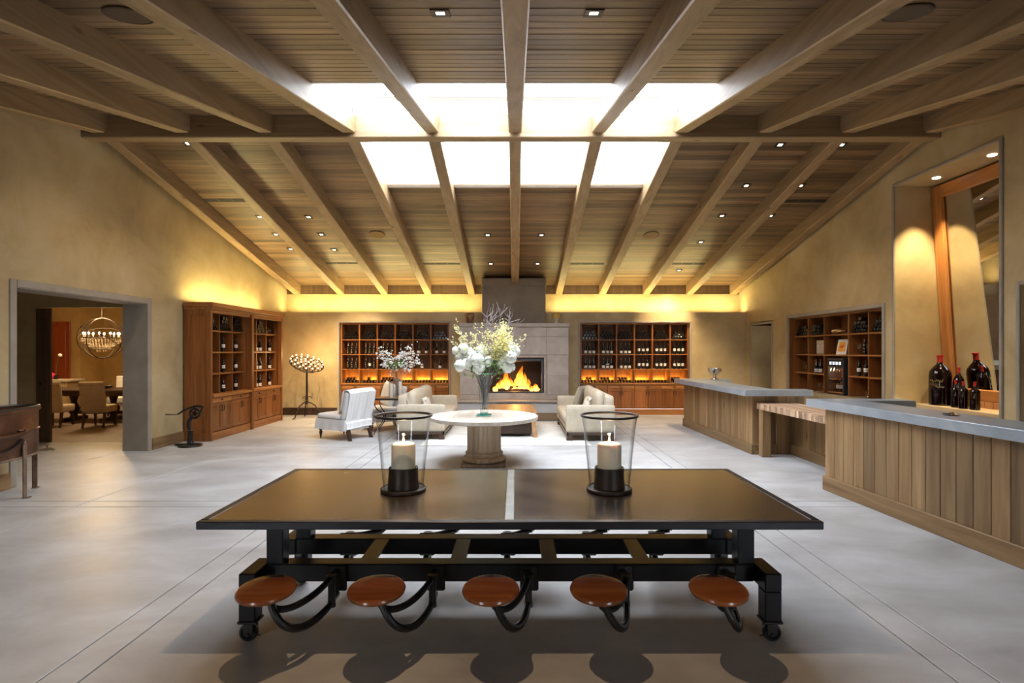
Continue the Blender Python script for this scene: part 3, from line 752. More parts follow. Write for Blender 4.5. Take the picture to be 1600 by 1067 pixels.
def back_rack(side,xc0,xc1,label,where):
    n=6; w=(xc1-xc0)/n; B=[i*w for i in range(n+1)]
    t=rack('wine_rack_cabinet',label,(xc0,14.90,0),0,B,Z4,.46,0)
    part('carcass', MB().box(-.02,.03,.16,xc1-xc0+.02,.44,.82), M['alder'], t, False)
    part('plinth', MB().cbox(-.02,-.03,0,xc1-xc0+.02,.02,.155,.006), M['alderx'], t)
    doors(t,0,xc1-xc0,4,.16,.82,.02)
    for i in range(n):
        part('light_strip', MB().box(B[i]+.03,.445,Z4[0]+.001,B[i+1]-.03,.458,Z4[0]+.010), M['amber'], t, False)
    for i in range(n): area('rack_glow',(xc0+(i+.5)*w,14.90+.425,Z4[0]+.02),(PI-.25,0,0),w-.06,.02,7,AMBER)
    ords=['first','second','third','fourth','fifth','sixth']
    for i in range(n):
        wh='top'
        stack(t,B[i],B[i+1],.02,Z4[3],(5,4,3),wh,False,stuff=True)
        wh='%s glowing bay, %s'%(ords[i],where)
        low={'left':[(5,3),(5,1),(5,4),(5,),(5,),(5,)],'right':[(5,2,),(5,3),(5,3),(5,),(5,),(5,3)]}[side][i]
        stack(t,B[i],B[i+1],-.01,Z4[0],low,wh,True)
        for r_,z in ((1,Z4[2]),(2,Z4[1])):
            rn={1:'second',2:'third'}[r_]
            if side=='right':
                k='low' if i<3 else 'mid'; ps=[.26,.52,.76]; kinds=[k]*3
                if r_==2 and i==1: kinds[1]='two'
            else:
                if i<3: ps=[.32,.56,.82]; kinds=['dark']*3
                else: ps=[.3,.75] if r_==1 else [.5]; kinds=['low']*len(ps)
                if i==3: kinds=['dark']*len(ps)
                if i==4 and r_==2: kinds=['two']
                if i==1 and r_==2: kinds[1]='mid'
            for j,(p,k) in enumerate(zip(ps,kinds)):
                pos={1:['single'],2:['left','right'],3:['left','middle','right']}[len(ps)][j]
                desc={'low':'low white label','mid':'high white label','dark':'gold marks','two':'two labels'}[k]
                upright(k,loc2w(t,(B[i]+.02+(w-.04)*p,.07,z)),random.uniform(-.12,.12),'%s bottle, %s, %s row, %s bay, %s'%(pos,desc,rn,ords[i],where))
    return t
M['amber']=emit('amber_led_strip',(1,.55,.08),5)
back_rack('left',-4.757,-1.823,'honey-brown wine rack with cupboards, recessed in the wall left of the fireplace','rack left of the fireplace')
back_rack('right',1.800,4.733,'honey-brown wine rack with cupboards, recessed in the wall right of the fireplace','rack right of the fireplace')

# freestanding cabinet on the left wall: two units of three bays
def left_cabinet():
    x0=10.50; L=3.22; SB=.15
    u1=[.06,.575,1.09,1.585]; u2=[1.66,2.16,2.66,3.16]
    t=thing('wine_cabinet','large freestanding honey-brown wine cabinet with cornice, against the left wall','wine cabinet',(-5.87,x0,0),PI/2)
    zs=[.89,1.30,1.73,2.16,2.52]; D=.52
    # end panels with stiles and rails
    for x,s in ((0,-1),(L,1)):
        a,b=(x,x+.03) if s<0 else (x-.03,x)
        part('end_panel', MB().box(a,.02,.0,b,D,2.56), M['alder'], t, False)
        f=MB(); e,g=(x-.012,x) if s<0 else (x,x+.012)
        f.cbox(e,0,0,g,.09,2.56,.003); f.cbox(e,D-.09,0,g,D,2.56,.003); f.cbox(e,.09,0,g,D-.09,.16,.003); f.cbox(e,.09,2.44,g,D-.09,2.56,.003)
        part('end_frame', f, M['alder'], t)
    for xa,xb in ((0,.06),(1.575,1.67),(L-.06,L)):
        part('face_post', MB().cbox(xa,-.0 if xa!=1.575 else -.03,0,xb,.10,2.56,.004), M['alder'], t)
    part('centre_partition', MB().box(1.585,.05,.16,1.66,D,2.54), M['alder'], t, False)
    part('back_panel', MB().box(.02,D-.02,.16,L-.02,D,2.56), M['redwood'], t, False)
    part('top_board', MB().box(.02,.02,2.54,L-.02,D,2.56), M['alderx'], t, False)
    part('cornice', MB().cbox(-.035,-.05,2.60,L+.035,D,2.69,.01).cbox(-.015,-.02,2.55,L+.015,D,2.60,.006), M['alderx'], t)
    part('head_rail', MB().cbox(.06,.01,2.49,L-.06,.10,2.55,.003), M['alderx'], t)
    part('plinth', MB().cbox(.06,.01,0,L-.06,.06,.15,.005), M['alderx'], t)
    for q,U in enumerate((u1,u2)):
        for x in U[1:3]: part('divider', MB().cbox(x-.014,SB,zs[0],x+.014,D-.02,2.54,.003), M['alder'], t)
        for z in zs[1:4]: part('shelf', MB().cbox(U[0],SB-.004,z-.03,U[3],D-.02,z,.003), M['alderx'], t)
        part('counter', MB().cbox(U[0],-.025,zs[0]-.055,U[3],D-.02,zs[0],.006), M['alderx'], t)
        part('cupboard_case', MB().box(U[0],.06,.15,U[3],.2,.83), M['alder'], t, False)
        doors(t,U[0],U[3],2,.16,.83,.04,.11)
        un=('nearer half','farther half')[q]
        for i in range(3):
            bay=['nearest','middle','farthest'][i]
            wh='%s bay, %s of left cabinet'%(bay,un)
            stack(t,U[i],U[i+1],SB+.01,zs[3],(5,4,3,2) if i<2 or q==0 else (5,4),wh,False)
            for r_ in (0,1,2):
                rn=['fourth','third','second'][r_]
                spots=[(.52,'mid')] if q==0 else ([(.62,'low')] if i!=1 else [(.25,'low'),(.62,'low')])
                if q==0 and i==0: spots=[(.30,'mid')]
                if q==1 and i==0: spots=[(.30,'low')] if r_==0 else []
                if q==0 and r_==1: spots=[(p,k) for p,k in spots]
                for j,(p,k) in enumerate(spots):
                    desc={'low':'low label','mid':'high label'}[k]
                    pre='' if len(spots)==1 else ('left of two, ' if j==0 else 'right of two, ')
                    upright(k,loc2w(t,(U[i]+(U[i+1]-U[i])*p,SB+.07,zs[r_])),PI/2-.55,pre+'upright bottle, %s, %s row, %s bay, %s of left cabinet'%(desc,rn,bay,un))
    return t
left_cabinet()
so=new('stacked_wine_bottles',REST.mesh('stacked_wine_bottles',[M['bottle'],M['capsule']]),None,kind='stuff',label='dark wine bottles stacked lying down along the top rows of both back wall racks',category='wine bottles')

# rack in the right wall
def wineglass_mesh():
    mb=MB().lathe([(.034,0),(.030,.002),(.006,.006),(.0035,.012),(.0035,.085),(.010,.092),(.030,.110),(.040,.135),(.041,.155),(.033,.205)],n=14,caps=False)
    return mb.mesh('wine_glass',M['wineglass'])
WG=wineglass_mesh()
def glass(loc,label,group=None,s=1.0):
    o=new('wine_glass',WG); o.location=loc; o.scale=(s,s,s); o['label']=label; o['category']='wine glass'
    if group: o['group']=group
    return o
def right_rack():
    ys=[12.55,11.97,11.35,10.51,9.92,9.33]; B=[12.55-y for y in ys]; zs=[.87,1.27,1.675,2.085,2.46]
    t=thing('display_rack','brown wooden display rack recessed in the right wall behind the bar','wine cabinet',(6.44,12.55,0),-PI/2)
    D=.36
    part('back_panel', MB().box(0,D,.87,B[-1],D+.02,2.49), M['redwood'], t, False)
    for x in (B[0]+.012,B[-1]-.012): part('side_panel', MB().cbox(x-.012,-.12,.87,x+.012,D,2.49,.002), M['alder'], t)
    for x in B[1:-1]: part('divider', MB().cbox(x-.014,0,.87,x+.014,D,2.49,.003), M['alder'], t)
    for z in zs[1:4]:
        if z==1.27: 
            part('shelf', MB().cbox(0,-.004,z-.028,B[2],D,z,.003), M['alderx'], t); part('shelf', MB().cbox(B[3],-.004,z-.028,B[5],D,z,.003), M['alderx'], t)
        else: part('shelf', MB().cbox(0,-.004,z-.028,B[-1],D,z,.003), M['alderx'], t)
    part('top_rail', MB().cbox(0,-.006,2.46,B[-1],D,2.495,.003), M['alderx'], t)
    part('counter', MB().cbox(0.005,-.17,.785,B[-1]-.005,D,.87,.006), M['counter'], t)
    w='rack in the right wall'
    for i,nm in ((0,'first'),(1,'second'),(3,'fourth'),(4,'fifth')):
        stack(t,B[i],B[i+1],.02,zs[3],(6,5,4) if i<3 else (6,5,4,1),'%s bay, right wall rack'%nm,False)
    # long silver flask lying on its side
    f=single('silver_flask', MB().lathe([(.045,0),(.06,.02),(.062,.20),(.045,.27),(.02,.33),(.018,.42),(.024,.43)],n=16).xform(Matrix.Rotation(PI/2,4,'Y')), M['silver'],'bright silver flask lying in the top middle bay of the rack in the right wall','flask')
    f.location=loc2w(t,(B[2]+.18,.10,zs[3]+.062)); f.rotation_euler=(0,0,-PI/2)
    g=lambda x,y,z,l,s=1.0:glass(loc2w(t,(x,y,z)),l,None,s)
    g(B[0]+.44,.08,zs[2],'single wine glass in the left bay, second row of the rack in the right wall')
    for dx,l in ((.36,'left wine glass'),(.48,'right wine glass')): g(dx,.08,zs[1],l+' in the left bay, third row, rack in the right wall')
    g(.42,.08,zs[0],'wine glass on the counter in the left bay of the rack in the right wall',.8)
    for dx,l in ((.34,'left'),(.42,'middle'),(.50,'right')): g(B[1]+dx,.07,zs[0],l+' wine glass of three on the counter, second bay, rack in the right wall')
    g(B[3]+.20,.08,zs[2],'left of two wine glasses flanking a bottle, fourth bay, second row, right wall rack'); g(B[3]+.48,.08,zs[2],'right of two wine glasses flanking a bottle, fourth bay, second row, right wall rack')
    g(B[3]+.40,.08,zs[0],'left wine glass of two on the counter in the fourth bay, right wall rack',.8); g(B[3]+.50,.08,zs[0],'right wine glass of two on the counter in the fourth bay, right wall rack',.8)
    g(B[4]+.42,.08,zs[1],'wine glass in the fifth bay, third row of the right wall rack')
    u=lambda k,x,z,l: upright(k,loc2w(t,(x,.08,z)),-PI/2+.7,l)
    u('low',B[1]+.20,zs[1],'left upright bottle of two in the second bay, third row, right wall rack'); u('low',B[1]+.36,zs[1],'right upright bottle of two in the second bay, third row, right wall rack')
    u('mid',B[3]+.20,zs[1],'left upright bottle of two in the fourth bay, third row, right wall rack'); u('mid',B[3]+.40,zs[1],'right upright bottle of two in the fourth bay, third row, right wall rack')
    u('dark',B[3]+.36,zs[2],'dark unlabelled bottle between two glasses, fourth bay, second row, right wall rack'); u('dark',B[4]+.36,zs[2],'dark bottle alone in the fifth bay, second row, right wall rack')
    # wooden crate front
    c=thing('wine_crate','pale wooden wine crate standing in the second bay of the right wall rack','crate',loc2w(t,(B[1]+.36,.12,zs[2])),-PI/2)
    part('crate_body', MB().cbox(-.17,-.03,0,.17,.13,.30,.004), M['counter'], c); part('lid', MB().cbox(-.16,-.040,.01,.16,-.03,.29,.003), M['oaktop'], c)
    part('burned_mark', MB().box(-.05,-.0415,.14,.05,-.040,.15).box(-.03,-.0415,.11,.03,-.040,.117).ring((0,-.0405,.20),.022,.003,'Y',16,4), M['redwood'], c)
    p=thing('picture_card','white framed orange picture leaning in the middle bay of the right wall rack','picture',loc2w(t,(B[2]+.50,.05,zs[2])),-PI/2+.25); p.rotation_euler[0]=-.22
    part('card_frame', MB().cbox(-.12,0,0,.12,.012,.31,.003), M['whitewax'], p); part('print', MB().box(-.085,-.002,.06,.085,0,.26), M['picture'], p)
    # wine dispenser
    m=thing('wine_dispenser','black wine dispenser with four lit displays, middle of the right wall rack','wine dispenser',loc2w(t,(B[2]+.42,-.01,.87)),-PI/2)
    x=.27
    part('cabinet_shell', MB().cbox(-x,0,0,x,.30,.03,.003).cbox(-x,0,.70,x,.30,.73,.003).cbox(-x,0,.03,-x+.025,.30,.70,.003).cbox(x-.025,0,.03,x,.30,.70,.003).box(-x,.28,.03,x,.30,.70), M['frame_steel'], m)
    part('top_panel', MB().cbox(-x+.02,.0,.56,x-.02,.06,.70,.003), M['black'], m)
    for i in range(4): part('display', MB().cbox(-.195+i*.105,-.004,.60,-.125+i*.105,.0,.66,.002), M['display'], m)
    part('drip_tray', MB().cbox(-x+.02,-.01,.03,x-.02,.10,.06,.003), M['silver'], m)
    part('inner_shelf', MB().cbox(-x+.03,.03,.30,x-.03,.27,.31,.002), M['silver'], m)
    part('inner_back_panel', MB().box(-x+.03,.268,.31,x-.03,.275,.55), M['alder'], m, False)  # alder-coloured sheet at the back of the case
    for i in range(4): part('spout', MB().tube([(-.16+i*.105,.03,.55),(-.16+i*.105,-.0,.50),(-.16+i*.105,-.0,.46)],.008,6), M['silver'], m)
    lamp('dispenser_fill_light','POINT',loc2w(m,(0,.06,.50)),4,(1,.75,.45),.03)  # added point light to brighten the inside of the case
    part('glass_front', MB().box(-x+.02,.004,.06,x-.02,.008,.56), M['clearglass'], m, False)
    for i in range(4): upright('mid',loc2w(m,(-.16+i*.105,.15,.031)) if False else loc2w(m,(-.165+i*.11,.16,.032)),-PI/2+.6,'%s bottle of four inside the lit wine dispenser'%['leftmost','second','third','rightmost'][i])
    return t
right_rack()
# cabinet in the nearest right-hand recess (only its edge is in view)
t=thing('dark_cabinet','dark brown wooden cabinet in the wall recess at the right edge','cabinet',(6.42,6.78,0),-PI/2)
part('back_panel', MB().box(0,.30,.80,1.88,.32,2.57), M['redwood'], t, False)
for x in (0.015,.63,1.25,1.865): part('divider', MB().cbox(x-.014,0,.87,x+.014,.30,2.56,.003), M['alder'], t)
for z in (1.27,1.675,2.085): part('shelf', MB().cbox(0,-.004,z-.028,1.88,.30,z,.003), M['alderx'], t)
part('counter', MB().cbox(.005,-.11,.785,1.875,.30,.87,.006), M['counter'], t)

# ------------------------------------------------------------------ niche with leaning mirror and large bottles
c=thing('niche_counter','pale wooden counter in the tall niche, under the leaning mirror','counter',(6.8,8.0,.88))
part('slab', MB().cbox(-.17,-.935,-.07,.47,1.015,0,.006), M['counter'], c)
t=thing('tile_upstand','row of terracotta tiles behind the bottles in the niche','tiles',(7.10,8.04,.88))
for i in range(12): part('tile', MB().cbox(-.012,.80-i*.155,0,.0,.80-i*.155+.150,.10,.003), M['tile'], t)
# mirror, top leaning forward
mr=thing('leaning_mirror','tall mirror in a reddish wooden frame leaning forward in the niche','mirror',(7.14,8.04,.985)); mr.rotation_euler=(0,-math.atan(.225/3.45),0)
h=3.46; w=.955; f=.20
part('mirror_glass', MB().box(0.0,-w+f*.5,f*.5,.012,w-f*.5,h-f*.5), M['mirror'], mr, False)
for s in (-1,1):
    y0,y1=(w-f,w) if s>0 else (-w,-w+f)
    part('stile', MB().cbox(-.045,y0,0,.02,y1,h,.008).cbox(-.03,y0-.02 if s>0 else y1,.1,-.002,y0 if s>0 else y1+.02,h-.1,.004), M['mirrorwood'], mr)
for z0,z1 in ((0,.17),(h-f,h)): part('rail', MB().cbox(-.044,-w+f,z0,.02,w-f,z1,.008), M['mirrorwoody'], mr)
BP=[(.85,0),(.98,.015),(1,.05),(1,.60),(.93,.68),(.62,.76),(.35,.815),(.27,.85),(.25,.90)]
def big_bottle(name,R,Hh,loc,label,ornate=False,group=None,cap='capred'):
    t=thing(name,label,'wine bottle',loc,-PI/2-.85+PI/2)
    part('glass_body', MB().lathe([(R*r,Hh*z) for r,z in BP],n=28), M['bottlered'], t)
    part('wax_capsule', MB().lathe([(R*.27,Hh*.84),(R*.255,Hh*.975),(R*.33,Hh*.98),(R*.33,Hh),(R*.2,Hh*1.003)],n=20), M[cap], t)
    q=MB()
    a0=-PI/2-.0
    def on(a,z): return ((R+.001)*math.cos(a),(R+.001)*math.sin(a),z)
    for row,(zz,amp,a_,b_) in enumerate(((.49,.022,-.75,.45),(.44,.006,-.85,.1),(.42,.006,-.85,.15),(.40,.006,-.85,0),(.37,.012,-.2,.55))):
        n=44 if row in(0,4) else 20
        pts=[on(a0+a_+(b_-a_)*i/n,Hh*(zz+amp*(math.sin(i*.9)*(1 if row in (0,4) else .5)+.5*math.sin(i*.31)))) for i in range(n+1)]
        q.tube(pts,.0016 if row in (0,4) else .0009,4)
    if ornate: part('gold_script', q, M['gold'], t)
    else: part('small_emblem', MB().tube([on(a0+.12*math.cos(i*.5)+.0,Hh*(.42+.10*i/14)) for i in range(15)],.0016,4), M['gold'], t)
    return t
big_bottle('large_wine_bottle',.150,.80,(6.81,8.72,.88),'huge wine bottle with red capsule and gold script, standing alone in the niche',True)
big_bottle('magnum_bottle',.064,.42,(6.77,8.36,.88),'left of the three small red-capped bottles in the niche')
big_bottle('magnum_bottle',.064,.41,(6.73,8.17,.88),'middle of the three small red-capped bottles in the niche')
big_bottle('magnum_bottle',.064,.41,(6.76,8.00,.88),'right of the three small red-capped bottles, nearest the camera')
big_bottle('tall_magnum_bottle',.075,.61,(6.93,8.50,.88),'taller red-capped bottle just behind the three small ones in the niche')

# ------------------------------------------------------------------ bars
def lerp(a,b,t): return (a[0]+(b[0]-a[0])*t, a[1]+(b[1]-a[1])*t)
def bar(name,label,A,Bp,depth,H,nplank,end_near,slab_pts,returns,front_over):
    """A: far base corner, Bp: near base corner (front face). Local frame: origin A, +x along the front towards the camera."""
    dx,dy=Bp[0]-A[0],Bp[1]-A[1]; L=math.hypot(dx,dy); ang=math.atan2(dy,dx)
    t=thing(name,label,'bar counter',(A[0],A[1],0),ang)      # local +y points to the wall side (room's right)
    # +x = towards camera (-Y world), so +y = +X world
    part('carcass', MB().box(.03,.03,.02,L-.03,depth,H-.10), M['darkwood'], t, False)
    w=L/nplank
    for i in range(nplank):
        part('plank', MB().cbox(i*w+.002,0.008+random.uniform(0,.002),.15,(i+1)*w-.002,.032,H-.095,.004), M['barwood'], t)
    part('skirting', MB().cbox(-.02,-.016,0,L+.02,.028,.175,.006), M['barwoodl'], t)
    m=max(1,int(depth/.17)); w2=(depth-.03)/m
    for e,x in (('far',0),('near',L)):
        for i in range(m):
            a,b=(x-.0,x+.03) if e=='far' else (x-.03,x)
            part('end_plank', MB().cbox(a,.03+i*w2+.002,.15,b,.03+(i+1)*w2-.002,H-.095,.004), M['barwood'], t)
        a,b=(x-.018,x+.01) if e=='far' else (x-.01,x+.018)
        part('end_skirting', MB().cbox(a,.02,0,b,depth,.172,.006), M['barwoodl'], t)
    return t,L
M['barwoodl']=wood('bar_skirting_wood_l',(.175,.098,.040),(.28,.168,.074),(.39,.255,.125),'X',.5,.45,.3,.12)
def inv(t): return (Matrix.Translation(t.location)@Matrix.Rotation(t.rotation_euler.z,4,'Z')).inverted()
def zslab(t,pts,z,th=.10):
    I=inv(t); poly=pts
    o=part('bar_top', MB().prism(poly,z-th,z).xform(I), M['zinc'], t, True)
    bv=o.modifiers.new('bevel','BEVEL'); bv.width=.006; bv.segments=2; bv.limit_method='ANGLE'
    n=len(poly); c=MB(); P=[Vector((x,y,z)) for x,y in poly]
    for i in range(n):
        a,b=P[i],P[(i+1)%n]; d=(b-a).normalized(); nn=Vector((d.y,-d.x,0))*.003
        Z=lambda p,h,e=0: tuple(p+Vector((0,0,h))+(nn if e else Vector()))
        c.hexa([Z(a,-th+.002),Z(b,-th+.002),Z(b,-th+.002,1),Z(a,-th+.002,1),Z(a,-.03),Z(b,-.03),Z(b,-.03,1),Z(a,-.03,1)])
    part('edge_fold', c.xform(I), M['zinc'], o)
    return o
NA,NB=(3.90,6.86),(4.20,2.60)
near_t,_=bar('bar_counter','near wooden bar counter with vertical planks and zinc top, right foreground',NA,NB,.42,1.12,25,True,None,None,.08)
far_t,_=bar('bar_counter','far wooden bar counter with vertical planks and zinc top, nearer the back wall',(3.93,12.70),(4.00,9.19),.42,1.10,24,True,None,None,.1)
# recessed wall under the chopping table between the bars
t=thing('bar_return','short wooden return wall under the lower chopping table, between the two bars','bar counter',(4.67,9.19,0),-PI/2)
for i in range(13): part('plank', MB().cbox(i*.18+.002,0,.15,i*.18+.178,.03,.775,.004), M['barwood'], t)
part('skirting', MB().cbox(0,-.018,0,2.34,.01,.172,.006), M['barwoodl'], t); part('core', MB().box(0,.031,0,2.34,.06,.775), M['darkwood'], t, False)
zslab(near_t,[(3.83,7.16),(4.14,2.55),(4.66,2.57),(4.41,6.87),(5.06,6.87),(5.06,7.16)],1.12)
zslab(far_t,[(3.72,12.72),(3.80,8.98),(4.92,8.98),(4.92,9.28),(4.38,9.28),(4.34,12.42),(4.95,12.42),(4.95,12.72)],1.10)
# end support of the returns
for i in range(4): part('end_plank', MB().cbox(4.33+i*.17+.002,6.90,0,4.33+i*.17+.168,6.93,1.018,.004).xform(inv(near_t)), M['barwood'], near_t)
for i in range(3): part('end_plank', MB().cbox(4.43+i*.155+.002,9.20,0,4.43+i*.155+.153,9.23,.998,.004).xform(inv(far_t)), M['barwood'], far_t)
# butcher-block table between the bars
t=thing('butcher_block_table','lower butcher-block table with a square leg bridging the two bars','table',(4.04,9.10,0))
e=MB()
k=0; y=-.0
while y>-2.10:
    w=random.choice([.055,.07,.09,.045]); x=(.06/2.1)*(-y)
    part('block', MB().cbox(x,max(y-w,-2.2)+.0008,.78,x+.10,y-.0008,.88,.002), M['block'] if 'block' in M else M.setdefault('block',wood('maple_block',(.36,.21,.12),(.50,.33,.21),(.62,.46,.32),'X',.45,.6,.7,.05)), t)
    y-=w
top=MB()
i=0
for r_ in range(9):
    part('block_row', MB().cbox(.165+r_*.055-.005+.001,-2.2,.781,.165+(r_+1)*.055-.006,.0,.8795,.002), M.setdefault('blocky',wood('maple_block_long',(.38,.22,.14),(.52,.35,.24),(.62,.46,.33),'Y',.45,.6,.6,.05)), t)
part('leg', MB().cbox(.02,-.17,0,.16,-.03,.78,.006), M['barwood'], t)
# punch bowl on the far bar
t=thing('silver_bowl','silver footed punch bowl on the far end of the far bar','bowl',(4.60,12.55,1.10))
part('bowl', MB().lathe([(.03,.10),(.09,.12),(.13,.18),(.15,.25),(.145,.25),(.125,.185),(.08,.13),(.0,.115)],n=24,flute=lambda a,z:1+.03*math.cos(10*a)), M['silver'], t)
part('foot', MB().lathe([(.09,0),(.085,.012),(.035,.03),(.03,.10)],n=20), M['silver'], t)
for s in (-1,1): part('ladle_ring', MB().ring((s*.155,0,.19),.022,.005,'X',14,6), M['silver'], t)
for i,(x,y) in enumerate([(4.12,5.3),(4.18,4.3)]):
    t=thing('bottle_stopper','small silver bottle tray lying flat on the near bar top, %s'%['farther one','nearer one'][i],'tray',(x+.12,y,1.12))
    part('dish', MB().lathe([(.0,.004),(.05,.004),(.065,.014),(.068,.014),(.052,0),(.0,0)],n=20,caps=False), M['silver'], t); part('pourer', MB().tube([(-.02,0,.006),(0,.01,.02),(.03,.0,.025)],.006,6), M['silver'], t)

# ------------------------------------------------------------------ industrial table with swing-out seats
T=thing('industrial_table','long black iron table on casters with steel top and round swing-out wooden seats','table',(-.03,3.70,0))
hw=1.745; y0,y1=-.68,.69; zt=.80
sh=part('steel_top', MB().cbox(-hw+.05,y0+.045,zt-.02,-.03,y1-.045,zt-.0015,.002), M['patina'], T)
part('steel_top', MB().cbox(.025,y0+.045,zt-.02,hw-.05,y1-.045,zt-.0015,.002), M['patina2'], T)
part('centre_strip', MB().cbox(-.0295,y0+.045,zt-.02,.0245,y1-.045,zt,.002), M['strip'], T)
fr=MB()
fr.cbox(-hw,y0,zt-.045,hw,y0+.046,zt,.004).cbox(-hw,y1-.046,zt-.045,hw,y1,zt,.004).cbox(-hw,y0+.046,zt-.045,-hw+.05,y1-.046,zt,.004).cbox(hw-.05,y0+.046,zt-.045,hw,y1-.046,zt,.004)
part('edge_frame', fr, M['iron2'] if 'iron2' in M else M.setdefault('iron2',mottled('blue_black_iron',[(.3,(.012,.013,.018)),(.7,(.024,.026,.034))],scale=4,rough=.33,bump=.02,metallic=.4)), T)
part('under_plate', MB().box(-hw+.05,y0+.046,zt-.03,hw-.05,y1-.046,zt-.021), M['iron'], T, False)
BF=(-.31,-.21); BR=(.145,.25)   # beams front / rear (y)
for a,b in (BF,BR):
    part('long_beam', MB().cbox(-1.52,a,.31,1.52,b,.42,.006), M['iron'], T)
for x in (-1.47,1.47):
    for a,b in (BF,BR): part('post', MB().cbox(x-.052,a+.0,.421,x+.052,b-.0,.755,.005), M['iron'], T)
    part('top_bearer', MB().cbox(x-.045,-.45,.715,x+.045,.45,.77,.005), M['iron'], T)
for x in (-.91,-.335,.25,.84):
    part('cross_member', MB().cbox(x-.05,BF[1],.40,x+.05,BR[0],.42,.003), M['irontop'], T)
for a,b in (BF,BR): part('beam_cap', MB().box(-1.42,a+.004,.4205,1.42,b-.004,.4225), M['irontop'], T, False)
for s in (-1,1):
    for (ya,yb) in ((-.46,-.20),(.135,.46)):
        f=-1 if ya<0 else 1
        leg=MB()
        xa,xb=sorted((s*1.52,s*1.62))
        leg.cbox(xa,ya,.31,xb,yb,.42,.006)
        yy=(ya,ya+.10) if f<0 else (yb-.10,yb)
        leg.cbox(xa,yy[0],.135,xb,yy[1],.312,.006)
        ft=part('leg', leg, M['iron'], T)
        # gusset
        g=MB(); yi=yy[1] if f<0 else yy[0]; d=1 if f<0 else -1
        pr=[(0,0),(.07,0),(.065,-.03),(.045,-.05),(.05,-.075),(.02,-.10),(.0,-.14)]
        P=[(yi+d*a_,.31+b_) for a_,b_ in pr]
        n=len(P); xm=(xa+xb)/2
        g.add([(xm-.02,p[0],p[1]) for p in P]+[(xm+.02,p[0],p[1]) for p in P],[tuple(range(n)),tuple(range(n,2*n))[::-1]]+[(i,i+n,(i+1)%n+n,(i+1)%n) for i in range(n)])
        part('gusset', g, M['castiron'], ft)
        yc=(yy[0]+yy[1])/2
        ca=part('caster', MB().cbox(xm-.058,yc-.052,.118,xm+.058,yc+.052,.135,.004).cbox(xm-.03,yc-.036,.045,xm+.03,yc-.028,.12,.002).cbox(xm-.03,yc+.028,.045,xm+.03,yc+.036,.12,.002).tube([(xm,yc-.044,.053),(xm,yc+.044,.053)],.009,8).tube([(xm-s*.03,yc-.04,.075),(xm-s*.06,yc-.05,.06),(xm-s*.085,yc-.05,.055)],[.006,.005,.003],6), M['castiron'], T)
        part('wheel', MB().lathe([(.015,-.020),(.028,-.014),(.034,-.014),(.038,-.022),(.050,-.021),(.054,-.012),(.054,.012),(.050,.021),(.038,.022),(.034,.014),(.015,.020)],n=28).xform(Matrix.Translation((xm+s*.01,yc,.054))@Matrix.Rotation(PI/2,4,'X')), M['castiron'], ca)
def bez(p0,p1,p2,p3,n=14):
    o=[]
    for i in range(n+1):
        t=i/n; o.append(tuple((1-t)**3*a+3*(1-t)**2*t*b+3*(1-t)*t*t*c+t**3*d for a,b,c,d in zip(p0,p1,p2,p3)))
    return o
def swing_seat(sx,sy,bx,side):
    yb=BF[0] if side<0 else BR[1]; s=side
    hy=yb+s*.10                                    # hinge line
    m=MB()
    # cast bracket bolted on the beam
    m.cbox(bx-.05,min(yb,yb+s*.022),.26,bx+.065,max(yb,yb+s*.022),.425,.01)
    m.cbox(bx-.022,min(yb,hy),.33,bx+.022,max(yb,hy),.40,.012); m.cbox(bx-.02,min(yb,hy),.225,bx+.02,max(yb,hy),.262,.01)
    m.tube([(bx,hy,.205),(bx,hy,.25),(bx,hy,.36),(bx,hy,.40)],[.026,.022,.022,.032],12)
    br=part('seat_bracket', m, M['castiron'], T)
    d=Vector((sx-bx,sy-hy,0)); 
    # keep a minimum bend to the side the photo shows
    bend=.0
    a=MB()
    zs=.425
    low=bez((bx,hy,.225),(bx+d.x*.15,hy+s*.26,.185),(bx+d.x*.55,sy+s*.10,.20),(sx+d.x*-.05,sy+s*.0,zs-.01),18)
    upc=bez((bx,hy,.385),(bx+d.x*.12,hy+s*.10,.335),(bx+d.x*.45,sy+s*.02,.315),(sx-d.x*.12,sy-s*.02,.34),18)
    a.tube(low,[.019+.003*math.sin(PI*i/18) for i in range(19)],10); a.tube(upc,[.019]*19,10)
    a.tube([upc[-1],(sx,sy,zs-.01)],[.018,.03],10)
    a.lathe([(.03,0),(.07,.012),(.075,.02)],c=(sx,sy,zs-.02),n=16)
    arm=part('swing_arm', a, M['castiron'], T)
    st=part('seat', MB().lathe([(.0,0),(.10,.0),(.140,.004),(.153,.012),(.156,.022),(.152,.032),(.138,.038),(.06,.035),(.0,.034)],n=40,caps=False).xform(Matrix.Translation((sx,sy,zs+.002))@Matrix.Rotation(.085*(-side),4,'X')), M['seat'], arm)
for sx,bx in ((-1.325,-1.08),(-.725,-.47),(-.103,.11),(.484,.70),(1.137,1.335)):
    swing_seat(sx,-.735,bx,-1)
for bx in (-1.2,-.62,-.03,.56,1.05):
    swing_seat(bx+.22,.60,bx,1)

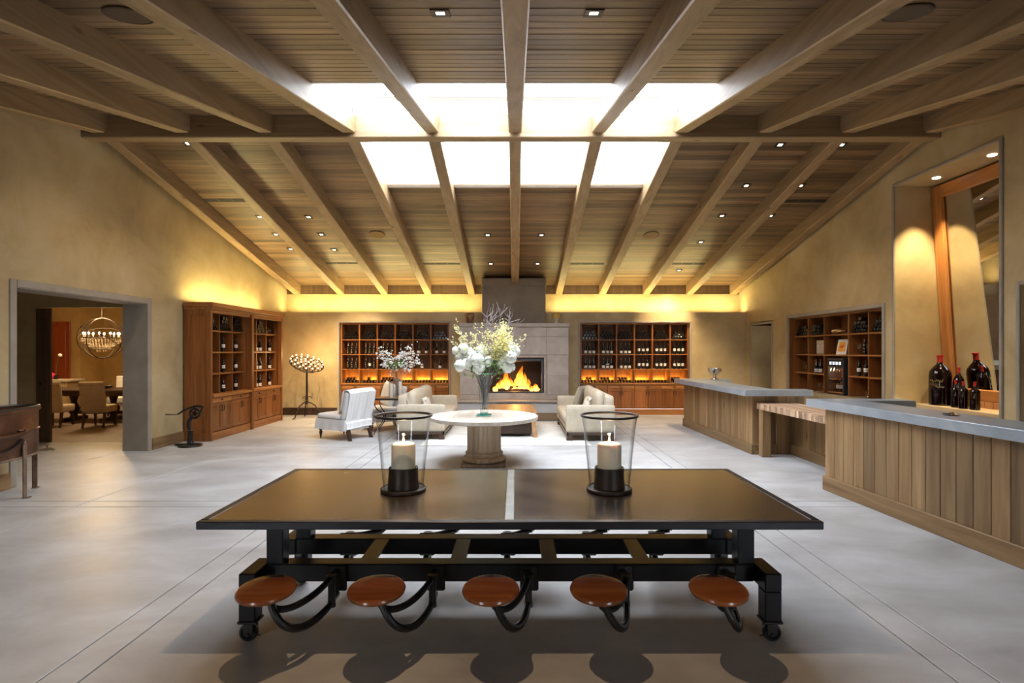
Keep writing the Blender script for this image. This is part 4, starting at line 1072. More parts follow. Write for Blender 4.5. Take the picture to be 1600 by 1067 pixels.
# hurricane candle holders
def hurricane(x,y,txt):
    t=thing('hurricane_candle_holder','tall clear glass hurricane holder, %s'%txt,'candle holder',(x,y,.80))
    part('tray', MB().lathe([(.143,0),(.153,.004),(.153,.020),(.145,.026),(.138,.018),(0,.016)],n=48), M['bronze'], t)
    part('candle_cup', MB().lathe([(.106,.018),(.100,.09),(.098,.160),(.090,.160),(.090,.145),(0,.145)],n=40), M['bronze'], t)
    part('glass_shade', MB().lathe([(.134,.022),(.143,.12),(.158,.27),(.174,.42),(.187,.51)],n=56,caps=False), M['clearglass'], t)
    part('rim', MB().ring((0,0,.51),.188,.009,n=56,m=8), M['bronze'], t)
    c=thing('pillar_candle','lit ivory pillar candle in the %s hurricane glass'%txt.split()[1],'candle',(x,y,.946))
    part('wax', MB().lathe([(.078,0),(.081,.01),(.081,.155),(.076,.170),(.066,.176),(.035,.168),(0,.166)],n=40), M['wax'], c)
    part('wick', MB().tube([(0,0,.163),(.001,0,.186)],.0018,6), M['black'], c)
    part('flame', MB().lathe([(0,.176),(.006,.184),(.008,.194),(.005,.210),(0,.226)],n=12,caps=False), M['flame'], c)
    lamp('candle_light','POINT',(x,y,1.17),2.2,(1,.6,.28),.01)
hurricane(-.760,3.70,'the left one on the iron table'); hurricane(.640,3.70,'the right one on the iron table')

# ------------------------------------------------------------------ fireplace
FX0,FX1=-1.42,1.37; FY=13.95
t=thing('fireplace','cast stone fireplace with a wide raised hearth and burning logs, centre of the back wall','fireplace',(-.02,FY,0))
fp=t
def FX(mb): return mb.xform(Matrix.Translation((.02,-FY,0)))
part('core', FX(MB().box(FX0+.01,FY+.02,.48,-.84,14.86,2.38).box(.79,FY+.02,.48,FX1-.01,14.86,2.38).box(-.84,FY+.02,1.60,.79,14.86,2.38).box(-.84,FY+.02,.48,.79,14.86,.62)), M['stone'], t, False)
def tile(x0,x1,z0,z1): part('stone_panel', FX(MB().cbox(x0+.0025,FY-.004+random.uniform(0,.003),z0+.0025,x1-.0025,FY+.03,z1-.0025,.004)), M['stonep'] if 'stonep' in M else M.setdefault('stonep',mottled('stone_panel_face',[(.3,(.33,.28,.245)),(.5,(.39,.34,.305)),(.72,(.45,.40,.37))],scale=2.2,rough=.55,bump=.08)), t)
for a,b in zip([FX0,-.84,-.30,.256,.80],[-.84,-.30,.256,.80,FX1]): tile(a,b,2.11,2.36)
for a,b in zip([FX0,-.84,-.05+.306,.80],[-.84,-.05+.306,.80,FX1]): tile(a,b,1.645,2.11)
for a,b in ((FX0,-.86),(.86-.04,FX1)):
    tile(a,b,1.11,1.645); tile(a,b,.62,1.11)
part('mantel_shelf', FX(MB().cbox(FX0-.03,FY-.05,2.36,FX1+.03,14.86,2.46,.012)), M['stone'], t)
part('base_ledge', FX(MB().cbox(FX0-.01,FY-.03,.50,FX1+.01,FY+.05,.62,.008)), M['stone'], t)
part('hearth', FX(MB().cbox(-1.62,13.60,.02,1.58,14.84,.46,.01)), M['stonegrey'], t)
part('hearth_slab', FX(MB().cbox(-1.66,13.55,.46,1.62,13.93,.50,.008)), M['stone'], t)
part('hearth_skirting', FX(MB().cbox(-1.66,13.57,0,1.62,13.61,.20,.006)), M['barwoodx2'] if 'barwoodx2' in M else M.setdefault('barwoodx2',wood('hearth_skirting_wood',(.16,.10,.055),(.24,.16,.09),(.32,.23,.14),'X',.5,.45,.3,.1)), t)
# surround moulding + steel frame + firebox
x0,x1,z0,z1=-.79,.74,.635,1.555
def framebox(xa,xb,za,zb,w,ya,yb,c=.004):
    return MB().cbox(xa,ya,za,xa+w,yb,zb,c).cbox(xb-w,ya,za,xb,yb,zb,c).cbox(xa+w,ya,zb-w,xb-w,yb,zb,c).cbox(xa+w,ya,za,xb-w,yb,za+w,c)
part('surround', FX(framebox(x0-.05,x1+.05,z0-.02,z1+.07,.05,FY-.02,FY+.06)), M['stone'], t)
part('steel_frame', FX(framebox(x0,x1,z0,z1,.075,FY-.005,FY+.05,.01)), M['frame_steel'], t)
part('firebox', FX(MB().box(x0,14.45,z0-.02,x1,14.47,z1+.05).box(x0-.0,FY+.05,z0-.02,x0+.02,14.45,z1+.05).box(x1-.02,FY+.05,z0-.02,x1,14.45,z1+.05).box(x0,FY+.05,z0-.02,x1,14.45,z0+.02).box(x0,FY+.05,z1+.03,x1,14.45,z1+.05)), M['firebox'], t, False)
def log(a,b,r): 
    pts=[tuple(a[i]+(b[i]-a[i])*k/6+(random.uniform(-.012,.012) if 0<k<6 else 0) for i in range(3)) for k in range(7)]
    return MB().tube(pts,[r*random.uniform(.85,1.1) for _ in pts],9)
for q,(a,b,r,l) in enumerate([((-.45,14.12,.72),(.10,14.14,.71),.055,'left front'),((.0,14.10,.70),(.52,14.18,.72),.05,'right front'),((-.35,14.28,.73),(.30,14.24,.74),.06,'rear'),((-.30,14.16,.80),(.25,14.20,.82),.045,'topmost')]):
    single('fire_log', log(a,b,r), M['log'], 'charred log burning in the fireplace, %s of the pile'%l,'log')
single('embers', MB().lathe([(.62,0),(.5,.03),(0,.05)],n=24,sy=.28).xform(Matrix.Translation((0,14.17,.656))), M['ember'],'bed of glowing embers under the logs in the fireplace','embers',kind='stuff')
# flames
fl=thing('fire','bright orange flames rising from the logs in the fireplace','fire',(0,14.17,.68))
def tongue(x,y,hh,r,lean):
    mb=MB(); n=12; m=14; vs=[]
    for i in range(m+1):
        u=i/m; rr=r*(math.sin(PI*min(1,(u*.88+.12))))**.8*(1-u)**.35 if u<1 else 0.0
        cx=x+lean*u*u+.035*math.sin(u*7+x*9)*u; cy=y+.02*math.sin(u*6+x*5)*u
        for k in range(n):
            a=2*PI*k/n; q=1+.35*mn.noise(Vector((x*5+math.cos(a),math.sin(a),u*4)))
            vs.append((cx+rr*q*math.cos(a),cy+rr*.6*q*math.sin(a),hh*u))
    fs=[(i*n+k,i*n+(k+1)%n,(i+1)*n+(k+1)%n,(i+1)*n+k) for i in range(m) for k in range(n)]
    return mb.add(vs,fs)
for (x,hh,r,lean) in [(-.52,.20,.08,.03),(-.44,.34,.09,.05),(-.33,.46,.10,.06),(-.24,.52,.11,-.02),(-.13,.40,.10,.03),(-.02,.30,.09,.05),(.06,.50,.09,.04),(.12,.74,.10,.05),(.22,.52,.11,.0),(.31,.36,.09,.03),(.42,.20,.07,-.03),(.50,.26,.07,.05),(.58,.16,.05,.03),(-.38,.26,.09,-.04),(.17,.62,.08,-.03),(-.28,.62,.07,.08)]:
    part('flame', tongue(x,random.uniform(-.07,.07),hh,r*1.05,lean), M['fire'], fl)
lamp('fire_light','POINT',(0,14.0,1.0),22,(1,.42,.10),.12)
# chimney breast above the mantel
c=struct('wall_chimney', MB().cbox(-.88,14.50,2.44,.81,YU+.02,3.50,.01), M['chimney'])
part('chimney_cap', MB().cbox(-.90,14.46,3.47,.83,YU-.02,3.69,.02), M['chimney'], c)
# urns
u=thing('brown_urn','glossy brown round urn at the left end of the mantel shelf','urn',(-1.18,14.18,2.46))
part('body', MB().lathe([(.06,0),(.085,.03),(.105,.10),(.11,.17),(.095,.225),(.085,.245),(.10,.27),(.098,.28),(.07,.27),(.06,.2)],n=28), M['urnbrown'], u)
part('collar', MB().ring((0,0,.247),.088,.01,n=28,m=6), M['urnbrown'], u)
for s in (-1,1): part('lug_handle', MB().tube([(s*.085,0,.25),(s*.125,0,.235),(s*.115,0,.19)],.012,6), M['urnbrown'], u)
u=thing('cream_urn','pale cream urn with an ochre glazed top at the right end of the mantel shelf','urn',(1.07,14.18,2.46))
part('foot', MB().lathe([(.06,0),(.06,.02),(.045,.04),(.055,.06),(.10,.13)],n=28), M['urncream'], u)
part('body', MB().lathe([(.10,.13),(.122,.18),(.12,.23),(.095,.265),(.105,.285),(.10,.29),(.07,.27),(.06,.2)],n=28), M['urnyellow'], u)

# ------------------------------------------------------------------ rug, sofas, coffee table
r=MB(); r.grid(lambda u,v:(-1.75+3.15*u,10.0+3.3*v,.013+.0015*mn.noise(Vector((u*9,v*9,0)))),30,30)
rg=thing('rug','large ivory woven rug under the sofas and the wooden coffee table','rug',(0,0,0))
part('pile', MB().cbox(-1.75,10.0,.0,1.40,13.3,.014,.004), M['rug'], rg); 
def cushion(w,h,d,n=12):
    mb=MB()
    for s in (1,-1):
        def f(u,v):
            a=2*u-1; b=2*v-1; e=(max(0,1-a**4))**.5*(max(0,1-b**4))**.5
            k=1-.06*(abs(a)*abs(b)); pin=1-.05*(1-abs(a))*abs(b)**3-.0
            return (a*w/2*(1-.05*(1-b*b)*abs(a)**3),(s*d/2*e),b*h/2*(1-.05*(1-a*a)*abs(b)**3)+h/2)
        m=len(mb.f); mb.grid(f,n,n)
        if s>0: mb.f[m:]=[q[::-1] for q in mb.f[m:]]
    return mb
def sofa(label,x,y,rz,pil):
    """local: length along x (2.35), back towards +y, front towards -y"""
    t=thing('sofa',label,'sofa',(x,y,.0145),rz); L=2.34/2; D=.95
    # dark plinth frame with bracket feet
    p=MB(); 
    for s in (-1,1):
        p.cbox(s*L-s*.0,-D/2+.01,.10,s*L-s*.05,D/2-.01,.15,.004)
        p.cbox(s*L,-D/2+.01,.0,s*L-s*.06,-D/2+.12,.11,.004); p.cbox(s*L,D/2-.12,.0,s*L-s*.06,D/2-.01,.11,.004)
    p.cbox(-L,-D/2+.01,.10,L,-D/2+.05,.15,.004); p.cbox(-L,D/2-.05,.10,L,D/2-.01,.15,.004)
    part('plinth', p, M['darkwood'], t)
    part('seat_base', MB().rbox(-L+.10,-D/2+.02,.15,L-.10,D/2,.31,.025), M['linen'], t)
    for s in (-1,1):
        xa,xb=sorted((s*L,s*(L-.13)))
        part('arm', MB().rbox(xa,-D/2,.15,xb,D/2,.685,.045,8), M['linen'], t)
    part('back', MB().rbox(-L+.05,D/2-.20,.30,L-.05,D/2,.86,.07,8), M['linen'], t)
    for i in range(2):
        a=-L+.13+i*(L-.13); part('seat_cushion', MB().rbox(a+.004,-D/2-.02,.31,a+(L-.13)-.004,D/2-.2,.47,.06,8,puff=.015), M['linen'], t)
    for i in range(2):
        a=-L+.14+i*(L-.14); part('back_cushion', MB().rbox(a+.01,D/2-.37,.45,a+(L-.14)-.01,D/2-.17,.93,.09,8,puff=.03).xform(Matrix.Translation((0,.0,0))), M['linen'], t)
    return t
# left sofa faces right (+X): local -y -> +X  => rz = +90deg
s1=sofa('oatmeal linen sofa left of the coffee table, facing right, its near arm towards us',-1.85,11.80,PI/2,0)
s2=sofa('oatmeal linen sofa right of the coffee table, facing left',1.46,11.66,-PI/2,0)
def pillow(label,loc,rot,w,h,d,mat,name='throw_pillow'):
    o=single(name, cushion(w,h,d), M[mat], label,'pillow',loc,rot); return o
pillow('square greige pillow at the far end of the left sofa',(-1.98,12.45,.50),(-.30,0,PI/2+.35),.50,.48,.16,'linen2')
pillow('small floral pillow in the middle of the left sofa',(-1.80,11.35,.50),(-.35,0,PI/2),.45,.30,.14,'floral')
pillow('square greige pillow at the far end of the right sofa',(1.42,12.40,.50),(-.35,0,-PI/2-.5),.55,.50,.16,'linen2')
pillow('small floral pillow leaning inside the right sofa',(1.40,11.10,.50),(-.4,0,-PI/2),.45,.34,.14,'floral')
pillow('round-edged cream pillow against the near arm of the right sofa',(1.62,10.85,.50),(-.35,0,-PI/2+.3),.40,.42,.16,'linen')
pillow('greige bolster pillow at the near end of the left sofa',(-2.05,10.92,.50),(-.3,0,PI/2),.42,.32,.15,'linen2')

t=thing('coffee_table','low oval-ended wooden coffee table on the rug before the fireplace','table',(-.10,11.85,.0145))
def sup(a,bx,by,e=.35):
    c,s=math.cos(a),math.sin(a); return (bx*math.copysign(abs(c)**e,c),by*math.copysign(abs(s)**e,s))
poly=[sup(2*PI*i/64,.55,1.05) for i in range(64)]
part('tabletop', MB().prism(poly,.415,.47), M['coffee'], t).modifiers.new('bevel','BEVEL').width=.008
part('apron', MB().cbox(-.44,-.86,.33,.44,.86,.414,.004), M['coffee'], t)
part('low_shelf', MB().cbox(-.43,-.84,.05,.43,.84,.33,.01), M['darkwood'], t)
for sx in (-1,1):
    for sy in (-1,1): 
        mb=MB(); x=sx*.46; y=sy*.88
        mb.hexa([(x+sx*.05-.045,y+sy*.04-.045,0),(x+sx*.05+.045,y+sy*.04-.045,0),(x+sx*.05+.045,y+sy*.04+.045,0),(x+sx*.05-.045,y+sy*.04+.045,0),(x-.045,y-.045,.415),(x+.045,y-.045,.415),(x+.045,y+.045,.415),(x-.045,y+.045,.415)])
        part('leg', mb, M['coffee'], t)

# ------------------------------------------------------------------ slipper chairs
def slipper(label,x,y,rz,throw=True):
    """local: faces -y, back at +y; width .70, length .84"""
    t=thing('slipper_chair',label,'chair',(x,y,0),rz); w=.35
    for sx in (-1,1):
        part('front_leg', MB().lathe([(.012,.0),(.012,.03),(.016,.035),(.028,.10),(.036,.13),(.020,.15),(.034,.17),(.030,.20),(.036,.25),(.036,.28)],c=(sx*.30,-.38,0),n=12), M['darkwood'], t)
        mb=MB(); x0=sx*.28; mb.hexa([(x0-.03,.40,0),(x0+.03,.40,0),(x0+.03,.45,0),(x0-.03,.45,0),(x0-.032,.31,.28),(x0+.032,.31,.28),(x0+.032,.38,.28),(x0-.032,.38,.28)])
        part('back_leg', mb, M['darkwood'], t)
    part('seat_base', MB().rbox(-w+.015,-.42,.22,w-.015,.34,.40,.03), M['white'], t)
    part('seat_cushion', MB().rbox(-w,-.44,.40,w,.22,.505,.04,8,puff=.012), M['white'], t)
    b=MB().rbox(-w,.0,0,w,.13,.60,.05,8); b.xform(Matrix.Translation((0,.20,.38))@Matrix.Rotation(-.22,4,'X'))
    part('backrest', b, M['white'], t)
    # pleated skirt
    per=[]; P=[(-w-.015,-.445),(w+.015,-.445),(w+.015,.37),(-w-.015,.37),(-w-.015,-.445)]
    for i in range(4):
        for k in range(14): per.append(tuple(P[i][j]+(P[i+1][j]-P[i][j])*k/14 for j in (0,1)))
    n=len(per)
    def f(u,v):
        i=int(round(u*n))%n; x_,y_=per[i]; q=.014*(1-v)*math.sin(i*1.45)+.006*(1-v)*math.sin(i*.7); l=math.hypot(x_,y_)
        return (x_*(1+q/.4*1.0+.03*(1-v)),y_*(1+q/.4+.03*(1-v)),.195+.215*v)
    part('skirt', MB().grid(f,n,4), M['white'], t)
    return t
# facing direction (-.86,.5): local -y -> that.  rz: rotate (0,-1) by rz gives (sin rz, -cos rz) = (-.86,.5)
rz=math.atan2(-.86,-.5)
ch=slipper('white slip-covered slipper chair with a throw over its back, seen from behind',-3.42,10.98,rz)
# throw blanket: drapes over the back, front to back
def throw_fn(u,v):
    x=-.34+.68*u; s=v*1.60
    # path: front face bottom -> top -> back face down
    tilt=.22; H=.60
    fold=.006*math.sin(u*17+1.5*math.sin(v*4))+.003*math.sin(u*41)
    def bk(h,off): # point at height h along the back, offset normal
        yy=.20+h*math.sin(tilt)+off*math.cos(tilt); zz=.38+h*math.cos(tilt)-off*math.sin(tilt); return yy,zz
    fr=.42
    if s<fr: yy,zz=bk(H-fr+s+.02,-.02-abs(fold)*.5)
    elif s<fr+.18:
        q=(s-fr)/.18; yy,zz=bk(H+.025+.02*math.sin(PI*q),-.02+.17*q)
    else:
        h=H-(s-fr-.18); yy,zz=bk(max(h,0.02),.152+fold+.012)
        if h<.02: zz-= (.02-h); yy+=.06*(.02-h)+.03
    return (x+.01*math.sin(v*9),yy,max(zz,.24)+.012*math.sin(u*3+1))
o=new('throw_blanket', MB().grid(throw_fn,40,48).mesh('throw_blanket',M['throw'])); o.location=ch.location; o.rotation_euler=ch.rotation_euler
o['label']='white faintly striped throw blanket draped over the back of the slipper chair'; o['category']='blanket'; o.modifiers.new('s','SOLIDIFY').thickness=.006
pw=Matrix.Translation(ch.location)@Matrix.Rotation(rz,4,'Z')
p=pw@Vector((0,.06,.51)); pillow('pale tufted pillow against the backrest of the nearer slipper chair',tuple(p),(-.24,0,rz),.48,.44,.13,'linen')
ch2=slipper('white slipper chair behind the small iron side table, facing left',-2.98,12.25,math.atan2(-.8,.6))
pw=Matrix.Translation(ch2.location)@Matrix.Rotation(math.atan2(-.8,.6),4,'Z'); p=pw@Vector((0,.06,.51))
pillow('large white pillow on the farther slipper chair',tuple(p),(-.22,.15,math.atan2(-.8,.6)),.58,.54,.18,'white')

# side table with vase of blossom and two candles
t=thing('side_table','small square iron and wood side table between the slipper chairs and the left sofa','table',(-2.665,11.52,0))
part('tabletop', MB().cbox(-.29,-.24,.735,.29,.24,.76,.004), M['coffee'], t)
part('iron_rim', MB().cbox(-.30,-.25,.722,.30,-.241,.762,.003).cbox(-.30,.241,.722,.30,.25,.762,.003).cbox(-.30,-.241,.722,-.291,.241,.762,.003).cbox(.291,-.241,.722,.30,.241,.762,.003), M['wroughtiron'], t)
for sx in (-1,1):
    for sy in (-1,1):
        part('leg', MB().tube(bez((sx*.27,sy*.22,.73),(sx*.26,sy*.21,.42),(sx*.08,sy*.06,.52),(sx*.10,sy*.08,.35),10)+bez((sx*.10,sy*.08,.35),(sx*.13,sy*.10,.15),(sx*.24,sy*.2,.2),(sx*.27,sy*.22,0),8)[1:],.011,8), M['wroughtiron'], t)
part('cross_ring', MB().ring((0,0,.37),.13,.009,n=24,m=6), M['wroughtiron'], t)
def flower_vase(name,label,loc,prof,foot=None):
    t=thing(name,label,'vase',loc); part('glass_body', MB().lathe(prof,n=32,caps=False), M['vaseglass'], t); return t
sv=flower_vase('glass_vase','slender clear glass vase holding white blossom branches on the side table',(-2.50,11.60,.762),[(.0,.004),(.05,.004),(.052,.0),(.06,.008),(.035,.05),(.045,.15),(.062,.28),(.085,.40)])
for k,(x,y,h,l) in enumerate([(-2.60,11.42,.30,'left'),(-2.42,11.44,.34,'right')]):
    c=thing('pillar_candle','white pillar candle in glass on the side table, %s of the vase'%l,'candle',(x,y,.762))
    part('wax', MB().lathe([(.035,0),(.036,h-.01),(.03,h),(0,h-.004)],n=20), M['whitewax'], c); part('wick', MB().tube([(0,0,h-.005),(0,0,h+.015)],.0015,5), M['black'], c)
    part('glass_sleeve', MB().lathe([(.052,0),(.052,h+.05)],n=20,caps=False), M['wineglass'], c)

# ------------------------------------------------------------------ round pedestal table with large bouquet
RT=thing('round_table','round bleached-oak table on a fluted column pedestal, behind the long iron table','table',(-.483,8.46,0))
planks_=[]
R_=.835; nb=9; w_=2*R_/nb
for i in range(nb):      # boards of the top, cut to the circle
    xa=-R_+i*w_+.0008; xb=xa+w_-.0016; m=6
    up=[(xa+(xb-xa)*k/m) for k in range(m+1)]
    yy=lambda x: math.sqrt(max(0,R_*R_-x*x))
    poly=[(x,-yy(x)) for x in up]+[(x,yy(x)) for x in reversed(up)]
    part('top_board', MB().prism(poly,.692,.742), M['oaktopy'] if 'oaktopy' in M else M.setdefault('oaktopy',wood('bleached_oak_board',(.46,.39,.30),(.58,.51,.42),(.68,.62,.54),'Y',.5,.4,.12,.08)), RT, False)
part('under_rim', MB().lathe([(.70,.665),(.72,.692)],n=48), M['oak'], RT)
def fl(a,z):
    return 1-.05*abs(math.sin(a*10))**.6*0 - (.055*(.5+.5*math.cos(a*20))**2 if .225<z<.655 else 0)
part('fluted_column', MB().lathe([(.262,.205),(.262,.224),(.262,.232),(.262,.45),(.262,.645),(.262,.660),(.275,.690)],n=120,flute=fl), M['oak'], RT)
part('base_moulding', MB().lathe([(.30,.045),(.325,.06),(.335,.085),(.322,.11),(.30,.125),(.272,.14),(.275,.155),(.292,.168),(.292,.185),(.272,.20),(.262,.21)],n=64), M['oak'], RT)
part('plinth', MB().cbox(-.335,-.335,0,.335,.335,.045,.005), M['oak'], RT)
V=thing('tall_glass_vase','tall flared glass vase with a green glass foot on the round table','vase',(-.483,8.46,.742))
part('foot', MB().cbox(-.115,-.115,0,.115,.115,.018,.006).cbox(-.07,-.07,.018,.07,.07,.04,.008), M['greenglass'], V)
part('glass_body', MB().lathe([(.062,.04),(.066,.12),(.075,.25),(.088,.40),(.105,.54),(.125,.62),(.175,.655)],n=40,caps=False), M['vaseglass'], V)
part('lip', MB().ring((0,0,.655),.175,.005,n=40,m=6), M['greenglass'], V)
VX,VY,VZ=V.location
def leafmesh(l,w): return [(0,0,0),(w*.5,l*.35,.01),(0,l,-.02),(-w*.5,l*.35,.01)]
def leaves(mb,c,n,size,spread):
    for _ in range(n):
        p=Vector(c)+Vector((random.gauss(0,spread),random.gauss(0,spread),random.gauss(0,spread)))
        Mx=Matrix.Translation(p)@Matrix.Rotation(random.uniform(0,6.28),4,'Z')@Matrix.Rotation(random.uniform(-1,1),4,'X')
        L=size*random.uniform(.7,1.3); v=[tuple(Mx@Vector(q)) for q in leafmesh(L,L*.6)]
        mb.add(v,[(0,1,2),(0,2,3)])
    return mb
def petal_ball(c,r,n):
    mb=MB()
    for i in range(n):
        z=1-2*(i+.5)/n; a=i*2.39996; q=math.sqrt(1-z*z); d=Vector((q*math.cos(a),q*math.sin(a),z)); rr=r*random.uniform(.74,1.14)
        p=Vector(c)+d*rr; u=d.orthogonal().normalized(); w=d.cross(u); s=r*.36*random.uniform(.8,1.2); th=random.uniform(0,1.5)
        u2=u*math.cos(th)+w*math.sin(th); w2=d.cross(u2)
        mb.add([tuple(p+u2*s-d*s*.15),tuple(p+w2*s-d*s*.15),tuple(p-u2*s-d*s*.15),tuple(p-w2*s-d*s*.15),tuple(p+d*s*.12)],[(0,1,4),(1,2,4),(2,3,4),(3,0,4)])
    mb.ball(c,r*.72,10,7)
    return mb
def pxw(px,py,Y): return Vector(((px-805)*Y/850,Y,1.75-(py-548)*Y/850))
HY=[(713,548,7),(724,545,9),(722,558,11),(735,553,10),(719,571,10),(731,568,10),(745,562,12),(753,550,12),(762,565,10),(748,575,10),(738,560,9),(764,553,8),(784,549,10),(795,545,12),(804,549,9),(788,560,11),(798,558,10),(794,573,11),(783,568,9),(770,566,8)]
for i,(px,py,r) in enumerate(HY):
    Y=8.46+random.uniform(-.16,.12); c=pxw(px,py,Y); rr=r*Y/850*.92
    side='left' if px<770 else 'right'
    t=thing('hydrangea','white hydrangea head in the %s cluster of the large bouquet'%side,'flower',tuple(c),0,'white hydrangeas in the tall vase')
    t['label']='white hydrangea head in the big bouquet, %s from the left'%NTH(px,[q[0] for q in HY]); t['group']='white hydrangeas, %s cluster'%side
    part('petals', petal_ball((0,0,0),rr,130), M['hydrangea'], t)
    e=Vector((VX+random.uniform(-.04,.04),VY+random.uniform(-.04,.04),VZ+.10))-c; m_=Vector((VX+random.uniform(-.08,.08),VY+random.uniform(-.06,.06),VZ+.64))-c
    part('stem', MB().tube(bez((0,0,-rr*.5),tuple(Vector((0,0,-rr*.5))*.5+m_*.5),tuple(m_),tuple(e),8),.005,5), M['ipe'], t)
    part('leaves', leaves(MB(),(m_.x*.45,m_.y*.45-.02,m_.z*.45),9,.075,.06), M['leaf'], t)
def branch(px,py,Y,bend,name,label,cat,grp,mat_fl,nfl,fs,twigs=3,r0=.006,start=.35,base=None,cluster=.02):
    b=base or Vector((VX+random.uniform(-.03,.03),VY+random.uniform(-.03,.03),VZ+.12)); e=pxw(px,py,Y)
    t=thing(name,label,cat,tuple(b),0,grp); E=e-b
    mid=Vector((random.uniform(-.03,.03),random.uniform(-.03,.03),.55*(E.z if base is None else E.z)))
    c2=E*.7+Vector((bend,random.uniform(-.05,.05),.06))
    pts=bez((0,0,0),tuple(Vector((0,0,.5*E.z))*.9),tuple(c2),tuple(E),22)
    wig=lambda p,i:(p[0]+.010*math.sin(i*1.7+px),p[1]+.010*math.cos(i*1.3+py),p[2])
    pts=[wig(p,i) if i>6 else p for i,p in enumerate(pts)]
    mb=MB().tube(pts,[r0*(1-.75*i/22) for i in range(23)],5); ends=[(pts,int(22*start))]
    for q in range(twigs):
        i0=random.randint(int(22*start)+1,19); p=Vector(pts[i0]); dd=(Vector(pts[i0+1])-p).normalized()
        side=Vector((random.uniform(-1,1),random.uniform(-.6,.6),random.uniform(-.2,.9))).normalized()
        tp=[tuple(p+(dd*.5+side*.5)*s*random.uniform(.10,.24)+side*.02*s*s) for s in (0,.25,.5,.75,1)]
        L_=random.uniform(.10,.26); tp=[tuple(p+(dd*.45+side*.55)*L_*s+side*.03*s*s) for s in (0,.25,.5,.75,1)]
        mb.tube(tp,[r0*.5,r0*.45,r0*.4,r0*.3,r0*.2],4); ends.append((tp,1))
    part('branch', mb, M['twig'], t)
    if nfl:
        f=MB()
        for _ in range(nfl):
            pl,i0=random.choice(ends+[ends[0]]); i=random.uniform(i0,len(pl)-1.01); k=int(i); p=Vector(pl[k]).lerp(Vector(pl[k+1]),i-k)+Vector([random.gauss(0,cluster) for _ in range(3)])
            f.ball(tuple(p),fs*random.uniform(.6,1.2),5,4,.8,.25)
        part('blossoms', f, mat_fl, t, kind='stuff')
    return t
YE=[(712,497),(707,525),(716,510),(742,505),(735,520),(755,500),(762,515),(728,540),(815,525),(822,521),(790,505),(796,512),(800,520),(785,520),(778,510),(805,532),(770,530),(788,530)]
for i,(px,py) in enumerate(YE):
    yel=775<px<803
    branch(px,py,8.46+random.uniform(-.25,.2),(-.05 if px<760 else .05),'flowering_branch','yellow-flowering branch of the big bouquet, tip %s from the left'%NTH(px,[q[0] for q in YE]),'branch','yellow-flowering branches, %s'%('dense' if yel else ('left' if px<757 else 'right')),M['yellow'],230 if yel else 60,.013 if yel else .011,7 if yel else 4,.006,.55 if yel else .5,cluster=.028 if yel else .012)
TW=[(764,471,-.03),(767,480,.0),(770,474,.02),(789,475,-.05),(778,480,-.10),(798,487,.10),(803,482,.03),(783,484,.08),(775,492,-.05),(812,497,.02)]
for i,(px,py,bd) in enumerate(TW):
    branch(px,py,8.46+random.uniform(-.15,.15),bd,'bare_twig','bare grey twig of the big bouquet, tip %s from the left'%NTH(px,[q[0] for q in TW]),'twig','bare twigs in the big bouquet',None,0,0,4,.0095,.5)
# blossom branches in the small vase
WB=[(592,543),(598,552),(607,549),(604,568),(626,545),(634,553),(641,541),(646,551),(652,560),(622,560),(613,558),(637,562)]
for i,(px,py) in enumerate(WB):
    branch(px,py,11.6+random.uniform(-.15,.15),(-.06 if px<620 else .06),'blossom_branch','white blossom branch in the side table vase, tip %s from the left'%NTH(px,[q[0] for q in WB]),'branch','white blossom branches, %s side'%('left' if px<620 else 'right'),M['blossom'],30,.020,3,.006,.62,base=Vector((-2.50+random.uniform(-.02,.02),11.60+random.uniform(-.02,.02),.80)),cluster=.03)
for i in range(5):
    c=pxw(610+i*5,random.uniform(565,577),11.6); single('leafy_sprig', leaves(MB().tube([(0,0,0),tuple(Vector((-2.5,11.6,.85))-c)],.004,4),(0,0,0),16,.07,.06), M['leaf'],'green leafy sprig at the side table vase neck, %s from the left'%ORD[i],'leaves',tuple(c),group='green sprigs at the vase neck')

# ------------------------------------------------------------------ light tree (iron floor candelabra)
t=thing('candelabra_floor_lamp','wrought iron floor lamp with a tilted tray of glowing bulbs, in the left back corner','lamp',(-5.42,14.15,0))
part('pole', MB().tube([(0,0,.36),(0,0,1.32)],.026,10).lathe([(.03,.38),(.05,.42),(.03,.46),(.04,.50),(.028,.54)],n=12), M['wroughtiron'], t)
for k in range(3):
    a=k*2*PI/3+.5+PI/2; c,s=math.cos(a),math.sin(a)
    part('leg', MB().tube([(q*c,q*s,z) for q,z in ((0,.40),(.10,.40),(.22,.33),(.30,.18),(.36,.04),(.42,.012))],.016,8), M['wroughtiron'], t)
    part('scroll', MB().tube([((.05+.05*math.cos(u))*c*1.4,(.05+.05*math.cos(u))*s*1.4,.50+.06*math.sin(u)) for u in [i*.5 for i in range(10)]],.009,6), M['wroughtiron'], t)
TM=Matrix.Translation((.0,0,1.40))@Matrix.Rotation(math.radians(20),4,'Y')@Matrix.Rotation(math.radians(18),4,'X')
tr=MB().ring((0,0,0),.42,.012,n=40,m=6).ring((0,0,-.13),.22,.010,n=32,m=6)
for k in range(10):
    a=2*PI*k/10; tr.tube([(.42*math.cos(a),.42*math.sin(a),0),(.36*math.cos(a),.36*math.sin(a),-.07),(.22*math.cos(a),.22*math.sin(a),-.13),(0,0,-.16)],.008,6)
tray=part('tray', tr.xform(TM), M['wroughtiron'], t)
i=0
